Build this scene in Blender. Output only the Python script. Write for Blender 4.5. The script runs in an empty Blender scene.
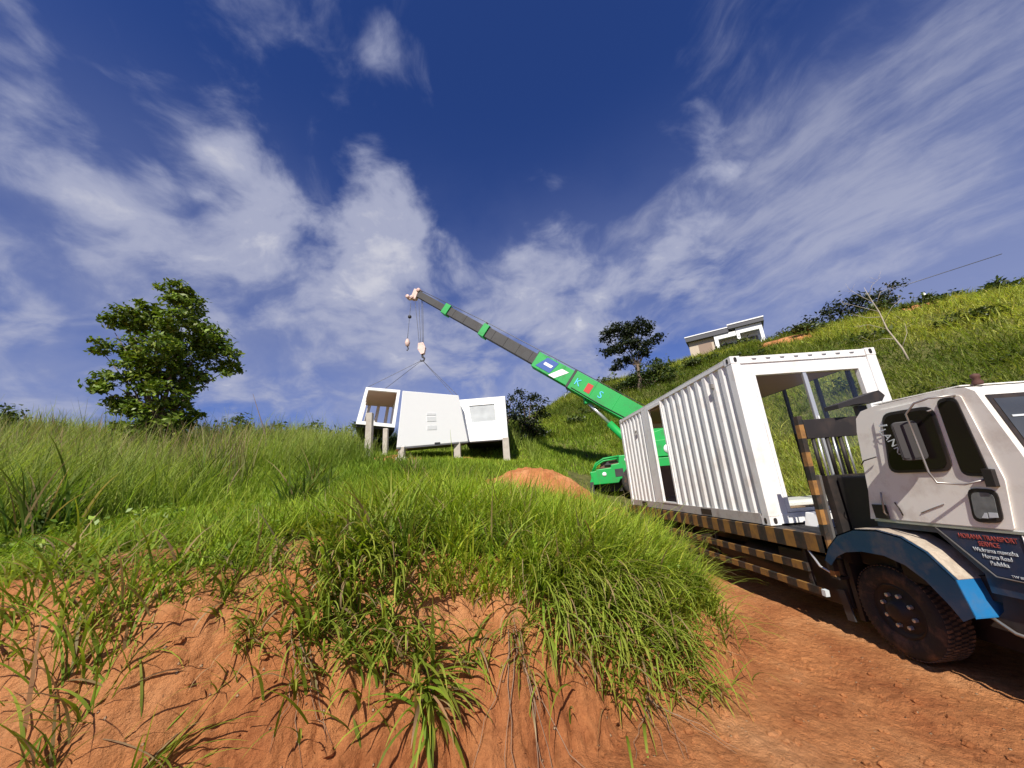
import bpy, bmesh, math, random
import numpy as np
from mathutils import Vector, Matrix
rng = np.random.RandomState(7); random.seed(7)
scene = bpy.context.scene; COL = scene.collection
CAM = np.array([-3.75, -5.52, 2.08])

# ------------------------------------------------------------------ helpers
def tag(o, label=None, cat=None, group=None, kind=None):
    if label: o['label'] = label
    if cat: o['category'] = cat
    if group: o['group'] = group
    if kind: o['kind'] = kind
    return o
def thing(name, label, cat, loc=(0, 0, 0), group=None, rot=None):
    o = bpy.data.objects.new(name, None); COL.objects.link(o); o.location = loc
    o.empty_display_size = .1
    if rot: o.rotation_euler = rot
    return tag(o, label, cat, group)
def link(name, me, parent=None, mat=None):
    o = bpy.data.objects.new(name, me); COL.objects.link(o)
    if mat is not None:
        for m in (mat if isinstance(mat, (list, tuple)) else [mat]): me.materials.append(m)
    if parent is not None:
        o.parent = parent
        bpy.context.view_layer.update() if False else None
    return o
class MB:
    """collects faces in WORLD space; build(parent) subtracts the parent's location"""
    def __init__(s): s.v = []; s.f = []; s.mi = []; s.sm = []
    def add(s, vs, fs, mi=0, smooth=False):
        b = len(s.v); s.v += [tuple(map(float, v)) for v in vs]
        for f in fs: s.f.append([b+i for i in f]); s.mi.append(mi); s.sm.append(smooth)
        return s
    def box(s, x0, x1, y0, y1, z0, z1, mi=0):
        vs = [(x, y, z) for z in (z0, z1) for y in (y0, y1) for x in (x0, x1)]
        return s.add(vs, [(0, 2, 3, 1), (4, 5, 7, 6), (0, 1, 5, 4), (2, 6, 7, 3), (0, 4, 6, 2), (1, 3, 7, 5)], mi)
    def bar(s, a, b, w, h=None, up=(0, 0, 1), mi=0, w2=None, h2=None):
        a = Vector(a); b = Vector(b); h = h or w; w2 = w2 or w; h2 = h2 or h
        d = (b-a).normalized(); u = Vector(up)
        if abs(d.dot(u)) > .98: u = Vector((0, 1, 0))
        r = d.cross(u).normalized(); u = r.cross(d).normalized()
        vs = []
        for p, ww, hh in ((a, w, h), (b, w2, h2)):
            for i, j in ((-1, -1), (1, -1), (1, 1), (-1, 1)): vs.append(p+r*(i*ww/2)+u*(j*hh/2))
        return s.add(vs, [(0, 1, 2, 3), (7, 6, 5, 4), (0, 4, 5, 1), (1, 5, 6, 2), (2, 6, 7, 3), (3, 7, 4, 0)], mi)
    def tube(s, pts, rad, n=8, mi=0, caps=True):
        pts = [Vector(p) for p in pts]; m = len(pts)
        rad = rad if isinstance(rad, (list, tuple)) else [rad]*m
        vs = []; prev = None
        for i, p in enumerate(pts):
            d = (pts[min(i+1, m-1)]-pts[max(i-1, 0)]).normalized()
            if prev is None:
                u = Vector((0, 0, 1)) if abs(d.z) < .9 else Vector((1, 0, 0))
                u = (u-d*u.dot(d)).normalized()
            else: u = (prev-d*prev.dot(d)).normalized()
            prev = u; w = d.cross(u)
            for k in range(n):
                a = 2*math.pi*k/n; vs.append(p+(u*math.cos(a)+w*math.sin(a))*rad[i])
        fs = [(i*n+k, i*n+(k+1) % n, (i+1)*n+(k+1) % n, (i+1)*n+k) for i in range(m-1) for k in range(n)]
        s.add(vs, fs, mi, True)
        if caps:
            b0 = len(s.v)-len(vs); s.f += [[b0+k for k in range(n)][::-1], [b0+len(vs)-n+k for k in range(n)]]; s.mi += [mi, mi]; s.sm += [False, False]
        return s
    def each(s, name, mat, parent, bevel=0):
        """one object per separate piece"""
        par = list(range(len(s.v)))
        def fd(a):
            while par[a] != a: par[a] = par[par[a]]; a = par[a]
            return a
        for f in s.f:
            for q in f[1:]: par[fd(q)] = fd(f[0])
        isl = {}
        for k, f in enumerate(s.f): isl.setdefault(fd(f[0]), []).append(k)
        bx = []
        for fs in isl.values():
            pts = np.array([s.v[i] for k in fs for i in s.f[k]]); bx.append([pts.min(0)-.003, pts.max(0)+.003, list(fs)])
        ch = True
        while ch:
            ch = False
            for i in range(len(bx)):
                for j in range(i+1, len(bx)):
                    if (bx[i][0] <= bx[j][1]).all() and (bx[j][0] <= bx[i][1]).all():
                        bx[i] = [np.minimum(bx[i][0], bx[j][0]), np.maximum(bx[i][1], bx[j][1]), bx[i][2]+bx[j][2]]; bx.pop(j); ch = True; break
                if ch: break
        for _, _, fs in bx:
            mp = {}; m = MB()
            for k in fs:
                for i in s.f[k]:
                    if i not in mp: mp[i] = len(m.v); m.v.append(s.v[i])
                m.f.append([mp[i] for i in s.f[k]]); m.mi.append(s.mi[k]); m.sm.append(s.sm[k])
            m.build(name, mat, parent, bevel)
    def lathe(s, c, axis, prof, n=32, mi=0, smooth=True):
        c = Vector(c); ax = Vector(axis).normalized()
        u = Vector((0, 0, 1)) if abs(ax.z) < .9 else Vector((1, 0, 0)); u = (u-ax*u.dot(ax)).normalized(); w = ax.cross(u)
        vs = []
        for (r, t) in prof:
            for k in range(n):
                a = 2*math.pi*k/n; vs.append(c+ax*t+(u*math.cos(a)+w*math.sin(a))*r)
        m = len(prof)
        fs = [(i*n+k, i*n+(k+1) % n, (i+1)*n+(k+1) % n, (i+1)*n+k) for i in range(m-1) for k in range(n)]
        return s.add(vs, fs, mi, smooth)
    def prism(s, poly, axis, a, b, mi=0, smooth=False):
        """poly: 2D list; axis 'x' -> poly is (y,z); 'y' -> (x,z); 'z' -> (x,y)"""
        def P(q, t): return {'x': (t, q[0], q[1]), 'y': (q[0], t, q[1]), 'z': (q[0], q[1], t)}[axis]
        n = len(poly); vs = [P(q, a) for q in poly]+[P(q, b) for q in poly]
        s.add(vs, [list(range(n))[::-1], list(range(n, 2*n))], mi)
        return s.add(vs, [(i, (i+1) % n, n+(i+1) % n, n+i) for i in range(n)], mi, smooth)
    def build(s, name, mat, parent=None, bevel=0, off=None):
        if off is None: off = Vector(parent_loc(parent)) if parent is not None else Vector((0, 0, 0))
        me = bpy.data.meshes.new(name)
        me.from_pydata([(v[0]-off[0], v[1]-off[1], v[2]-off[2]) for v in s.v], [], s.f)
        me.polygons.foreach_set('material_index', s.mi); me.polygons.foreach_set('use_smooth', s.sm)
        o = link(name, me, parent, mat)
        bm = bmesh.new(); bm.from_mesh(me); bmesh.ops.recalc_face_normals(bm, faces=bm.faces); bm.to_mesh(me); bm.free()
        if bevel:
            md = o.modifiers.new('bevel', 'BEVEL'); md.width = bevel; md.segments = 2; md.limit_method = 'ANGLE'; md.angle_limit = math.radians(40)
        return o
def parent_loc(p):
    l = Vector((0, 0, 0))
    while p is not None: l = l+p.location; p = p.parent
    return l
def rrect(x0, x1, y0, y1, r, n=4):
    out = []
    for cx, cy, a0 in ((x1-r, y1-r, 0), (x0+r, y1-r, 90), (x0+r, y0+r, 180), (x1-r, y0+r, 270)):
        for k in range(n+1):
            a = math.radians(a0+90*k/n); out.append((cx+r*math.cos(a), cy+r*math.sin(a)))
    return out
def rquad(q, r, n=4):
    """round the corners of a convex polygon"""
    out = []; m = len(q)
    for i in range(m):
        p = Vector(q[i]); a = (Vector(q[i-1])-p).normalized(); b = (Vector(q[(i+1) % m])-p).normalized()
        for k in range(n+1):
            t = k/n; out.append(tuple(p+a*(r*(1-t)**2)+b*(r*t*t)))
    return out
def text(name, s, size, origin, xdir, ydir, mat, parent, ext=.002, align='LEFT', shear=0, wscale=1.0):
    cu = bpy.data.curves.new(name, 'FONT'); cu.body = s; cu.size = size; cu.extrude = ext; cu.align_x = align; cu.shear = shear; cu.resolution_u = 3
    t = bpy.data.objects.new(name, cu); COL.objects.link(t)
    dg = bpy.context.evaluated_depsgraph_get(); me = bpy.data.meshes.new_from_object(t.evaluated_get(dg))
    bpy.data.objects.remove(t)
    X = Vector(xdir).normalized(); Y = Vector(ydir); Y = (Y-X*Y.dot(X)).normalized(); Zv = X.cross(Y)
    off = parent_loc(parent) if parent is not None else Vector((0, 0, 0))
    M = Matrix.Translation(Vector(origin)-off) @ Matrix((X*wscale, Y, Zv)).transposed().to_4x4()
    me.transform(M); me.materials.clear()
    return link(name, me, parent, mat)

# ------------------------------------------------------------------ materials
def mat(name, col, rough=.6, metal=0, var=0, vscale=4, bump=0, bscale=30, spec=.5, dirt=None, dscale=1.5, damt=.35, coat=0):
    m = bpy.data.materials.new(name); m.use_nodes = True; nt = m.node_tree; N = nt.nodes; L = nt.links
    b = N['Principled BSDF']; b.inputs['Roughness'].default_value = rough; b.inputs['Metallic'].default_value = metal
    b.inputs['Specular IOR Level'].default_value = spec; b.inputs['Coat Weight'].default_value = coat
    b.inputs['Base Color'].default_value = (*col, 1)
    tc = N.new('ShaderNodeTexCoord')
    src = None
    if var or dirt is not None:
        n = N.new('ShaderNodeTexNoise'); n.inputs['Scale'].default_value = vscale; n.inputs['Detail'].default_value = 6; L.new(tc.outputs['Object'], n.inputs['Vector'])
        mx = N.new('ShaderNodeMix'); mx.data_type = 'RGBA'; mx.inputs['A'].default_value = (*[c*(1-var) for c in col], 1); mx.inputs['B'].default_value = (*[min(1, c*(1+var)) for c in col], 1)
        L.new(n.outputs['Fac'], mx.inputs['Factor']); src = mx.outputs['Result']
        if dirt is not None:
            n2 = N.new('ShaderNodeTexNoise'); n2.inputs['Scale'].default_value = dscale; n2.inputs['Detail'].default_value = 9; n2.inputs['Roughness'].default_value = .65; L.new(tc.outputs['Object'], n2.inputs['Vector'])
            cr = N.new('ShaderNodeMapRange'); cr.inputs['From Min'].default_value = .5; cr.inputs['From Max'].default_value = .72; cr.inputs['To Max'].default_value = damt; L.new(n2.outputs['Fac'], cr.inputs['Value'])
            m2 = N.new('ShaderNodeMix'); m2.data_type = 'RGBA'; L.new(cr.outputs['Result'], m2.inputs['Factor']); L.new(src, m2.inputs['A']); m2.inputs['B'].default_value = (*dirt, 1); src = m2.outputs['Result']
            ra = N.new('ShaderNodeMapRange'); ra.inputs['To Min'].default_value = rough; ra.inputs['To Max'].default_value = min(1, rough+.35); L.new(cr.outputs['Result'], ra.inputs['Value']); L.new(ra.outputs['Result'], b.inputs['Roughness'])
        L.new(src, b.inputs['Base Color'])
    if bump:
        n3 = N.new('ShaderNodeTexNoise'); n3.inputs['Scale'].default_value = bscale; n3.inputs['Detail'].default_value = 5; L.new(tc.outputs['Object'], n3.inputs['Vector'])
        bp = N.new('ShaderNodeBump'); bp.inputs['Strength'].default_value = bump; bp.inputs['Distance'].default_value = .02; L.new(n3.outputs['Fac'], bp.inputs['Height']); L.new(bp.outputs['Normal'], b.inputs['Normal'])
    return m
def stripes(name, axis, period, c1, c2):
    m = mat(name, c1, .6); nt = m.node_tree; N = nt.nodes; L = nt.links; b = N['Principled BSDF']
    tc = N.new('ShaderNodeTexCoord'); sp = N.new('ShaderNodeSeparateXYZ'); L.new(tc.outputs['Object'], sp.inputs[0])
    d = N.new('ShaderNodeMath'); d.operation = 'DIVIDE'; d.inputs[1].default_value = period; L.new(sp.outputs[axis], d.inputs[0])
    f = N.new('ShaderNodeMath'); f.operation = 'FRACT'; L.new(d.outputs[0], f.inputs[0])
    g = N.new('ShaderNodeMath'); g.operation = 'GREATER_THAN'; g.inputs[1].default_value = .5; L.new(f.outputs[0], g.inputs[0])
    mx = N.new('ShaderNodeMix'); mx.data_type = 'RGBA'; mx.inputs['A'].default_value = (*c1, 1); mx.inputs['B'].default_value = (*c2, 1); L.new(g.outputs[0], mx.inputs['Factor'])
    n = N.new('ShaderNodeTexNoise'); n.inputs['Scale'].default_value = 7; n.inputs['Detail'].default_value = 9; n.inputs['Roughness'].default_value = .7; L.new(tc.outputs['Object'], n.inputs['Vector'])
    r = N.new('ShaderNodeMapRange'); r.inputs['From Min'].default_value = .45; r.inputs['From Max'].default_value = .68; r.inputs['To Max'].default_value = .8; L.new(n.outputs['Fac'], r.inputs['Value'])
    m2 = N.new('ShaderNodeMix'); m2.data_type = 'RGBA'; L.new(r.outputs['Result'], m2.inputs['Factor']); L.new(mx.outputs['Result'], m2.inputs['A']); m2.inputs['B'].default_value = (.09, .05, .03, 1)
    L.new(m2.outputs['Result'], b.inputs['Base Color']); return m
def glass(name, tint=(.9, .95, .93), amt=.0, rough=.02):
    m = bpy.data.materials.new(name); m.use_nodes = True; nt = m.node_tree; N = nt.nodes; L = nt.links
    N.remove(N['Principled BSDF']); out = N['Material Output']
    t = N.new('ShaderNodeBsdfTransparent'); t.inputs[0].default_value = (*tint, 1); g = N.new('ShaderNodeBsdfGlossy'); g.inputs['Roughness'].default_value = rough
    fr = N.new('ShaderNodeFresnel'); fr.inputs[0].default_value = 1.5; ad = N.new('ShaderNodeMath'); ad.operation = 'ADD'; ad.inputs[1].default_value = amt; mm = N.new('ShaderNodeMath'); mm.operation = 'MULTIPLY'; mm.inputs[1].default_value = .12; L.new(fr.outputs[0], mm.inputs[0]); L.new(mm.outputs[0], ad.inputs[0])
    mx = N.new('ShaderNodeMixShader'); L.new(ad.outputs[0], mx.inputs[0]); L.new(t.outputs[0], mx.inputs[1]); L.new(g.outputs[0], mx.inputs[2]); L.new(mx.outputs[0], out.inputs['Surface'])
    return m
def leafmat(name, rough=.5, trans=.35, spec=.3):
    """colour comes from the per-plant attribute 'tint'"""
    m = bpy.data.materials.new(name); m.use_nodes = True; nt = m.node_tree; N = nt.nodes; L = nt.links
    b = N['Principled BSDF']; b.inputs['Roughness'].default_value = rough; b.inputs['Specular IOR Level'].default_value = spec
    at = N.new('ShaderNodeAttribute'); at.attribute_name = 'tint'; L.new(at.outputs['Color'], b.inputs['Base Color'])
    t = N.new('ShaderNodeBsdfTranslucent'); mu = N.new('ShaderNodeMix'); mu.data_type = 'RGBA'; mu.blend_type = 'MULTIPLY'; mu.inputs['Factor'].default_value = 1
    L.new(at.outputs['Color'], mu.inputs['A']); mu.inputs['B'].default_value = (1.25, 1.35, .5, 1); L.new(mu.outputs['Result'], t.inputs[0])
    mx = N.new('ShaderNodeMixShader'); mx.inputs[0].default_value = trans; L.new(b.outputs[0], mx.inputs[1]); L.new(t.outputs[0], mx.inputs[2]); L.new(mx.outputs[0], N['Material Output'].inputs['Surface'])
    return m
M = {}
M['white'] = mat('white_paint', (.78, .78, .77), .38, var=.03, dirt=(.45, .33, .24), dscale=2.6, damt=.42)
M['whitehouse'] = mat('white_panel_paint', (.85, .85, .84), .45, var=.02)
M['ceil'] = mat('brown_ceiling', (.30, .19, .13), .7, var=.08)
M['ply'] = mat('plywood_floor', (.32, .2, .12), .7, var=.2, vscale=6)
M['cream'] = mat('cream_paint', (.84, .82, .755), .35, var=.05, dirt=(.36, .25, .17), dscale=3.5, damt=.45, coat=.3)
M['blue'] = mat('blue_paint', (.012, .042, .09), .35, var=.15, dirt=(.2, .13, .09), dscale=3, damt=.45, coat=.3)
M['brightblue'] = mat('bright_blue_paint', (.015, .15, .36), .45, var=.15, dirt=(.1, .12, .15), dscale=6, damt=.4)
M['navy'] = mat('navy_paint', (.018, .035, .085), .4, var=.15, dirt=(.12, .08, .06), dscale=3, damt=.4)
M['black'] = mat('black_paint', (.018, .015, .014), .55, var=.3, dirt=(.1, .06, .04), dscale=3, damt=.4)
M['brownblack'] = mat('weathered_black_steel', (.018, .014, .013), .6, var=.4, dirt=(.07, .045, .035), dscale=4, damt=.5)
M['rubber'] = mat('tyre_rubber', (.022, .02, .019), .85, var=.2, dirt=(.3, .16, .09), dscale=6, damt=.45, bump=.3, bscale=60)
M['tread'] = mat('dusty_tyre_tread', (.075, .055, .042), .9, var=.4, dirt=(.34, .19, .11), dscale=9, damt=.7)
M['steel'] = mat('worn_steel', (.32, .3, .28), .4, .7, var=.2)
M['alu'] = mat('aluminium', (.62, .63, .64), .35, .6)
M['plate'] = mat('worn_chequer_plate', (.44, .37, .29), .6, .1, var=.3, vscale=22, bump=.5, bscale=45, dirt=(.27, .18, .12), dscale=9, damt=.7)
M['darkglass'] = mat('dark_glass', (.016, .012, .011), .12, spec=.22)
M['greenpaint'] = mat('green_paint', (.005, .33, .06), .5, var=.14, vscale=1.2, dirt=(.04, .11, .04), dscale=2.2, damt=.5)
M['boomgrey'] = mat('dark_boom_steel', (.032, .031, .032), .6, var=.4, vscale=2, dirt=(.06, .05, .045), dscale=2.5, damt=.5)
M['concrete'] = mat('concrete', (.42, .38, .33), .85, var=.2, vscale=5, bump=.3, dirt=(.2, .15, .1), dscale=3, damt=.5)
M['red'] = mat('red_paint', (.5, .03, .02), .5)
M['faded_red'] = mat('faded_red_lettering', (.38, .075, .06), .6)
M['cyan'] = mat('cyan_paint', (.08, .5, .75), .5)
M['whitemark'] = mat('white_marking', (.8, .8, .8), .5)
M['greylet'] = mat('white_lettering', (.55, .6, .62), .5)
M['bluemark'] = mat('blue_marking', (.02, .08, .32), .5)
M['roofgrey'] = mat('dark_roof_edge', (.07, .07, .08), .6)
M['beige'] = mat('beige_render', (.5, .42, .33), .85, var=.06)
M['bark'] = mat('bark', (.13, .095, .07), .9, var=.3, vscale=8, bump=.6, bscale=20)
M['palebark'] = mat('pale_bark', (.42, .36, .28), .9, var=.2, bump=.3)
M['rope'] = mat('steel_wire', (.12, .12, .13), .5, .5)
M['hookpink'] = mat('worn_white_and_red_paint', (.65, .48, .42), .5, var=.2, dirt=(.45, .1, .07), dscale=5, damt=.8)
M['stripeY'] = stripes('black_and_ochre_stripes', 1, .36, (.25, .13, .03), (.018, .018, .016))
M['stripeZ'] = stripes('black_and_ochre_post_stripes', 2, .34, (.32, .16, .045), (.018, .018, .016))
M['glass'] = glass('clear_glass', (.97, .98, .97), .0)
M['screen'] = glass('windscreen_glass', (.45, .52, .5), .12, .05)
M['grass'] = leafmat('grass_blade', .6, .45, .2)
M['leaf'] = leafmat('tree_leaf', .45, .25, .35)

# ------------------------------------------------------------------ noise
def vnoise(x, y, seed=0):
    xi = np.floor(x).astype(np.int64); yi = np.floor(y).astype(np.int64); fx = x-xi; fy = y-yi
    def h(a, b):
        n = (a*374761393+b*668265263+seed*974634777) & 0xffffffff
        n = ((n ^ (n >> 13))*1274126177) & 0xffffffff
        return ((n ^ (n >> 16)) & 0xffff)/65535.
    u = fx*fx*(3-2*fx); v = fy*fy*(3-2*fy)
    return (h(xi, yi)*(1-u)+h(xi+1, yi)*u)*(1-v)+(h(xi, yi+1)*(1-u)+h(xi+1, yi+1)*u)*v
def fbm(x, y, o=4, seed=0):
    s = 0; a = .5
    for i in range(o): s = s+a*vnoise(x*2**i+i*17.3, y*2**i-i*9.1, seed+i); a *= .5
    return s/(1-.5**o)-.5
# ------------------------------------------------------------------ terrain (metres; x right, y away, z up)
ROAD = np.array([(-60, -2.2), (-14, -1.6), (-9, -2.5), (-6.4, -2.85), (-5.0, -2.55), (-4.3, -2.2), (-3.8, -2.3), (-3.2, -2.0), (-2.4, -1.75), (-1.8, -1.2), (-1.45, -.2), (-1.25, 1.5), (-1.2, 4), (-1.1, 7), (0, 8.4), (2.6, 8.6), (3.4, 7.2), (3.5, -12), (3.5, -60), (-60, -60)], float)
def road_sd(x, y):
    """distance outside (+) / inside (-) the road cutting"""
    d = np.full(x.shape, 1e9); ins = np.zeros(x.shape, bool); n = len(ROAD)
    for i in range(n):
        a = ROAD[i]; b = ROAD[(i+1) % n]; e = b-a; t = np.clip(((x-a[0])*e[0]+(y-a[1])*e[1])/(e@e), 0, 1)
        d = np.minimum(d, np.hypot(x-a[0]-t*e[0], y-a[1]-t*e[1]))
        c = ((a[1] > y) != (b[1] > y)); xx = a[0]+(y-a[1])*e[0]/(e[1] if abs(e[1]) > 1e-9 else 1e-9); ins ^= c & (x < xx)
    return np.where(ins, -d, d)
def pol(az, r, z): return (CAM[0]+r*math.sin(math.radians(az)), CAM[1]+r*math.cos(math.radians(az)), z)
CTL = [(-6.3, -2.9, 1.72), (-4.8, -2.5, 1.6), (-3.8, -2.3, 1.45), (-3, -1.9, 1.2), (-2.2, -1.4, .92), (-1.5, -.3, .72), (-1.3, 1.5, .72), (-1.25, 5, .95), (-9, -2.6, 1.62), (-14, -1.5, 1.8),
       (-8.4, 10.5, 3.4), (-6, 10.5, 3.25), (-3.6, 10.5, 3.0), (-3.9, 6.8, 2.1), (-1.3, 6.6, 1.25), (.3, 10.6, 1.3), (4, 10.6, 1.4), (-13.4, 4.6, 2.9), (-9, 2, 2.15), (-6, 2, 1.9), (-4, 2, 1.62), (-2.5, 2, 1.3),
       (-10, 15, 4.2), (-4, 13, 3.15), (-18, 0, 2.6), (3.7, 0, .5), (3.7, 5, .7), (3.7, -5, .3),
       pol(-54, 20, 4.0), pol(-54, 26, 4.6), pol(-45, 24, 4.2), pol(-35, 24, 4.3), pol(-25, 24, 4.4), pol(-15, 25, 4.7), pol(-5, 25, 5.0), pol(-50, 38, 2.5), pol(-30, 38, 2.5), pol(-12, 38, 4.0), pol(-75, 25, 3.5), pol(-80, 45, 1),
       pol(4, 26, 5.6), pol(2, 40, 8.0), pol(10, 17, 2.2), pol(10, 30, 7.2), pol(15, 30, 7.3), pol(25, 30, 7.8), pol(40, 30, 8.6), pol(50, 30, 8.9), pol(59, 30, 8.3), pol(75, 30, 6.5),
       pol(5, 45, 9.6), pol(10, 45, 12.0), pol(16, 45, 13.1), pol(22, 45, 12.9), pol(30, 45, 14.5), pol(39, 45, 13.9), pol(45, 45, 13.9), pol(51, 45, 14.2), pol(56, 45, 13.0), pol(60, 45, 12.4), pol(72, 45, 10.5),
       pol(-50, 65, -2), pol(-20, 65, 0), pol(0, 65, 4), pol(12, 65, 8), pol(28, 65, 11), pol(45, 65, 11), pol(60, 65, 9), pol(80, 65, 6), pol(110, 40, 5), pol(100, 20, 3), pol(150, 40, -2), pol(-140, 40, -4), pol(-100, 40, 0), pol(180, 20, 0)]
CT = np.array(CTL)
def _phi(r): return r*r*np.log(r+1e-9)
def _fit():
    n = len(CT); A = np.zeros((n+3, n+3)); d = np.hypot(CT[:, None, 0]-CT[None, :, 0], CT[:, None, 1]-CT[None, :, 1])
    A[:n, :n] = _phi(d)+np.eye(n)*.6; A[:n, n] = 1; A[:n, n+1:] = CT[:, :2]; A[n, :n] = 1; A[n+1:, :n] = CT[:, :2].T
    return np.linalg.solve(A, np.concatenate([CT[:, 2], [0, 0, 0]]))
_W = _fit()
def upland(x, y):
    r = np.hypot(x-CAM[0], y-CAM[1]); k = np.minimum(1, 70/np.maximum(r, 1e-6)); px = CAM[0]+(x-CAM[0])*k; py = CAM[1]+(y-CAM[1])*k
    z = _W[-3]+_W[-2]*px+_W[-1]*py
    for i in range(len(CT)): z = z+_W[i]*_phi(np.hypot(px-CT[i, 0], py-CT[i, 1]))
    far = np.clip((r-70)/150, 0, 1); return z*(1-far)-12*far
def sst(a, b, x): t = np.clip((x-a)/(b-a), 0, 1); return t*t*(3-2*t)
def ground(x, y, detail=True):
    x = np.asarray(x, float); y = np.asarray(y, float)
    s = road_sd(x, y)
    near = np.exp(-np.maximum(0, np.hypot(x+4, y+3)-5)/3)
    s = s+near*(fbm(x*1.3, y*1.3, 3, 5)*.35)
    zu = upland(x, y)
    zr = .15+.27*sst(-.9, -3.0, x)*sst(9, 3, y)
    h = np.clip(zu-zr, .05, 5); w = np.maximum(h/1.5, .25)
    t = np.clip((s+w)/w, 0, 1); tt = np.where(t < .12, t*t/.24, t-.06)/.94
    z = zr+(zu-zr)*np.clip(tt, 0, 1)
    if detail:
        bank = sst(0, .15, t)*sst(1.0, .8, t)
        edge = sst(.6, 1., t)*np.exp(-np.abs(s)/.6)
        z = z+near*bank*(fbm(x*2.4, y*1.2, 4, 11)*.28+fbm(x*7, y*3.0, 3, 21)*.17-np.clip(.06-np.abs(fbm(x*6, y*1.8, 3, 25)), 0, 1)*1.1+fbm(x*21, y*12, 3, 31)*.11)
        z = z+near*edge*fbm(x*4, y*4, 3, 41)*.08
        rd = 1-sst(0, .3, t)
        z = z+near*rd*(fbm(x*1.5, y*1.5, 3, 51)*.08+fbm(x*9, y*9, 3, 61)*.022+fbm(x*30, y*30, 2, 71)*.012)
        # wheel ruts in the road
        u = x-.18-.10*np.sin(y*.5)
        rut = np.exp(-(u/.16)**2)+np.exp(-((u+1.15+.1*y)/.17)**2)
        z = z-near*rd*rut*(.03+.012*np.sin(y*46+u*20))*sst(1, -1.5, y)
        up = sst(.8, 1, t)
        z = z+up*(fbm(x*.5, y*.5, 3, 81)*.25*np.clip(np.hypot(x-CAM[0], y-CAM[1])/12, 0.2, 2.5)+fbm(x*2, y*2, 2, 91)*.07)
    return z
def bank_t(x, y):
    s = road_sd(x, y); near = np.exp(-np.maximum(0, np.hypot(x+4, y+3)-5)/3)
    return s+near*(fbm(x*1.3, y*1.3, 3, 5)*.35)
def make_terrain():
    az = np.concatenate([np.arange(-180, -72, 4.), np.arange(-72, 72, .3), np.arange(72, 180, 4.)]); az = np.radians(az); na = len(az)
    r = [.0001, .4]
    while r[-1] < 1500: r.append(r[-1]*(1.009 if 1.3 < r[-1] < 9 else 1.02 if r[-1] < 70 else 1.12))
    r = np.array(r); nr = len(r)
    X = CAM[0]+r[:, None]*np.sin(az)[None]; Y = CAM[1]+r[:, None]*np.cos(az)[None]
    Zg = ground(X, Y)
    co = np.stack([X, Y, Zg], -1).reshape(-1, 3)
    i, j = np.meshgrid(np.arange(nr-1), np.arange(na), indexing='ij'); j2 = (j+1) % na
    q = np.stack([i*na+j, i*na+j2, (i+1)*na+j2, (i+1)*na+j], -1).reshape(-1, 4)
    me = bpy.data.meshes.new('ground'); me.vertices.add(len(co)); me.vertices.foreach_set('co', co.ravel())
    me.loops.add(q.size); me.loops.foreach_set('vertex_index', q.ravel()); me.polygons.add(len(q))
    me.polygons.foreach_set('loop_start', np.arange(len(q))*4); me.polygons.foreach_set('loop_total', np.full(len(q), 4)); me.polygons.foreach_set('use_smooth', np.ones(len(q), bool))
    me.update(calc_edges=True)
    s = bank_t(X, Y); veg = sst(-.08, .18, s+fbm(X*3, Y*3, 3, 7)*.3)
    for (cx, cy, rr) in BARE: veg = veg*sst(rr*.6, rr*1.1, np.hypot(X-cx, Y-cy)+fbm(X*.9, Y*.9, 3, 17)*rr*.9)
    a = me.attributes.new('veg', 'FLOAT', 'POINT'); a.data.foreach_set('value', veg.ravel())
    m = bpy.data.materials.new('red_laterite_soil'); m.use_nodes = True; N = m.node_tree.nodes; L = m.node_tree.links; b = N['Principled BSDF']; b.inputs['Roughness'].default_value = .95; b.inputs['Specular IOR Level'].default_value = .15
    tc = N.new('ShaderNodeTexCoord')
    def noise(sc, det=6, ro=.6):
        n = N.new('ShaderNodeTexNoise'); n.inputs['Scale'].default_value = sc; n.inputs['Detail'].default_value = det; n.inputs['Roughness'].default_value = ro; L.new(tc.outputs['Object'], n.inputs['Vector']); return n.outputs['Fac']
    def ramp(src, stops):
        c = N.new('ShaderNodeValToRGB'); e = c.color_ramp.elements
        while len(e) < len(stops): e.new(.5)
        for k, (p, cc) in enumerate(stops): e[k].position = p; e[k].color = (*cc, 1)
        L.new(src, c.inputs[0]); return c.outputs[0]
    def mix(f, A, B, mode='MIX'):
        x = N.new('ShaderNodeMix'); x.data_type = 'RGBA'; x.blend_type = mode
        if isinstance(f, float): x.inputs['Factor'].default_value = f
        else: L.new(f, x.inputs['Factor'])
        for nm, v in (('A', A), ('B', B)):
            if isinstance(v, tuple): x.inputs[nm].default_value = (*v, 1)
            else: L.new(v, x.inputs[nm])
        return x.outputs['Result']
    base = ramp(noise(1.1), [(.3, (.32, .105, .038)), (.5, (.49, .20, .076)), (.68, (.60, .29, .13))])
    fine = ramp(noise(14, 8, .7), [(.28, (.6, .55, .5)), (.5, (1, 1, 1)), (.75, (1.18, 1.18, 1.15))])
    c = mix(1., base, fine, 'MULTIPLY')
    vo = N.new('ShaderNodeTexVoronoi'); vo.inputs['Scale'].default_value = 22; L.new(tc.outputs['Object'], vo.inputs['Vector'])
    mr = N.new('ShaderNodeMapRange'); mr.inputs['From Min'].default_value = .22; mr.inputs['From Max'].default_value = .14; L.new(vo.outputs['Distance'], mr.inputs['Value'])
    sp = N.new('ShaderNodeSeparateColor'); L.new(vo.outputs['Color'], sp.inputs[0]); gt = N.new('ShaderNodeMath'); gt.operation = 'GREATER_THAN'; gt.inputs[1].default_value = .88; L.new(sp.outputs[0], gt.inputs[0])
    pm = N.new('ShaderNodeMath'); pm.operation = 'MULTIPLY'; L.new(mr.outputs['Result'], pm.inputs[0]); L.new(gt.outputs[0], pm.inputs[1])
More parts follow.
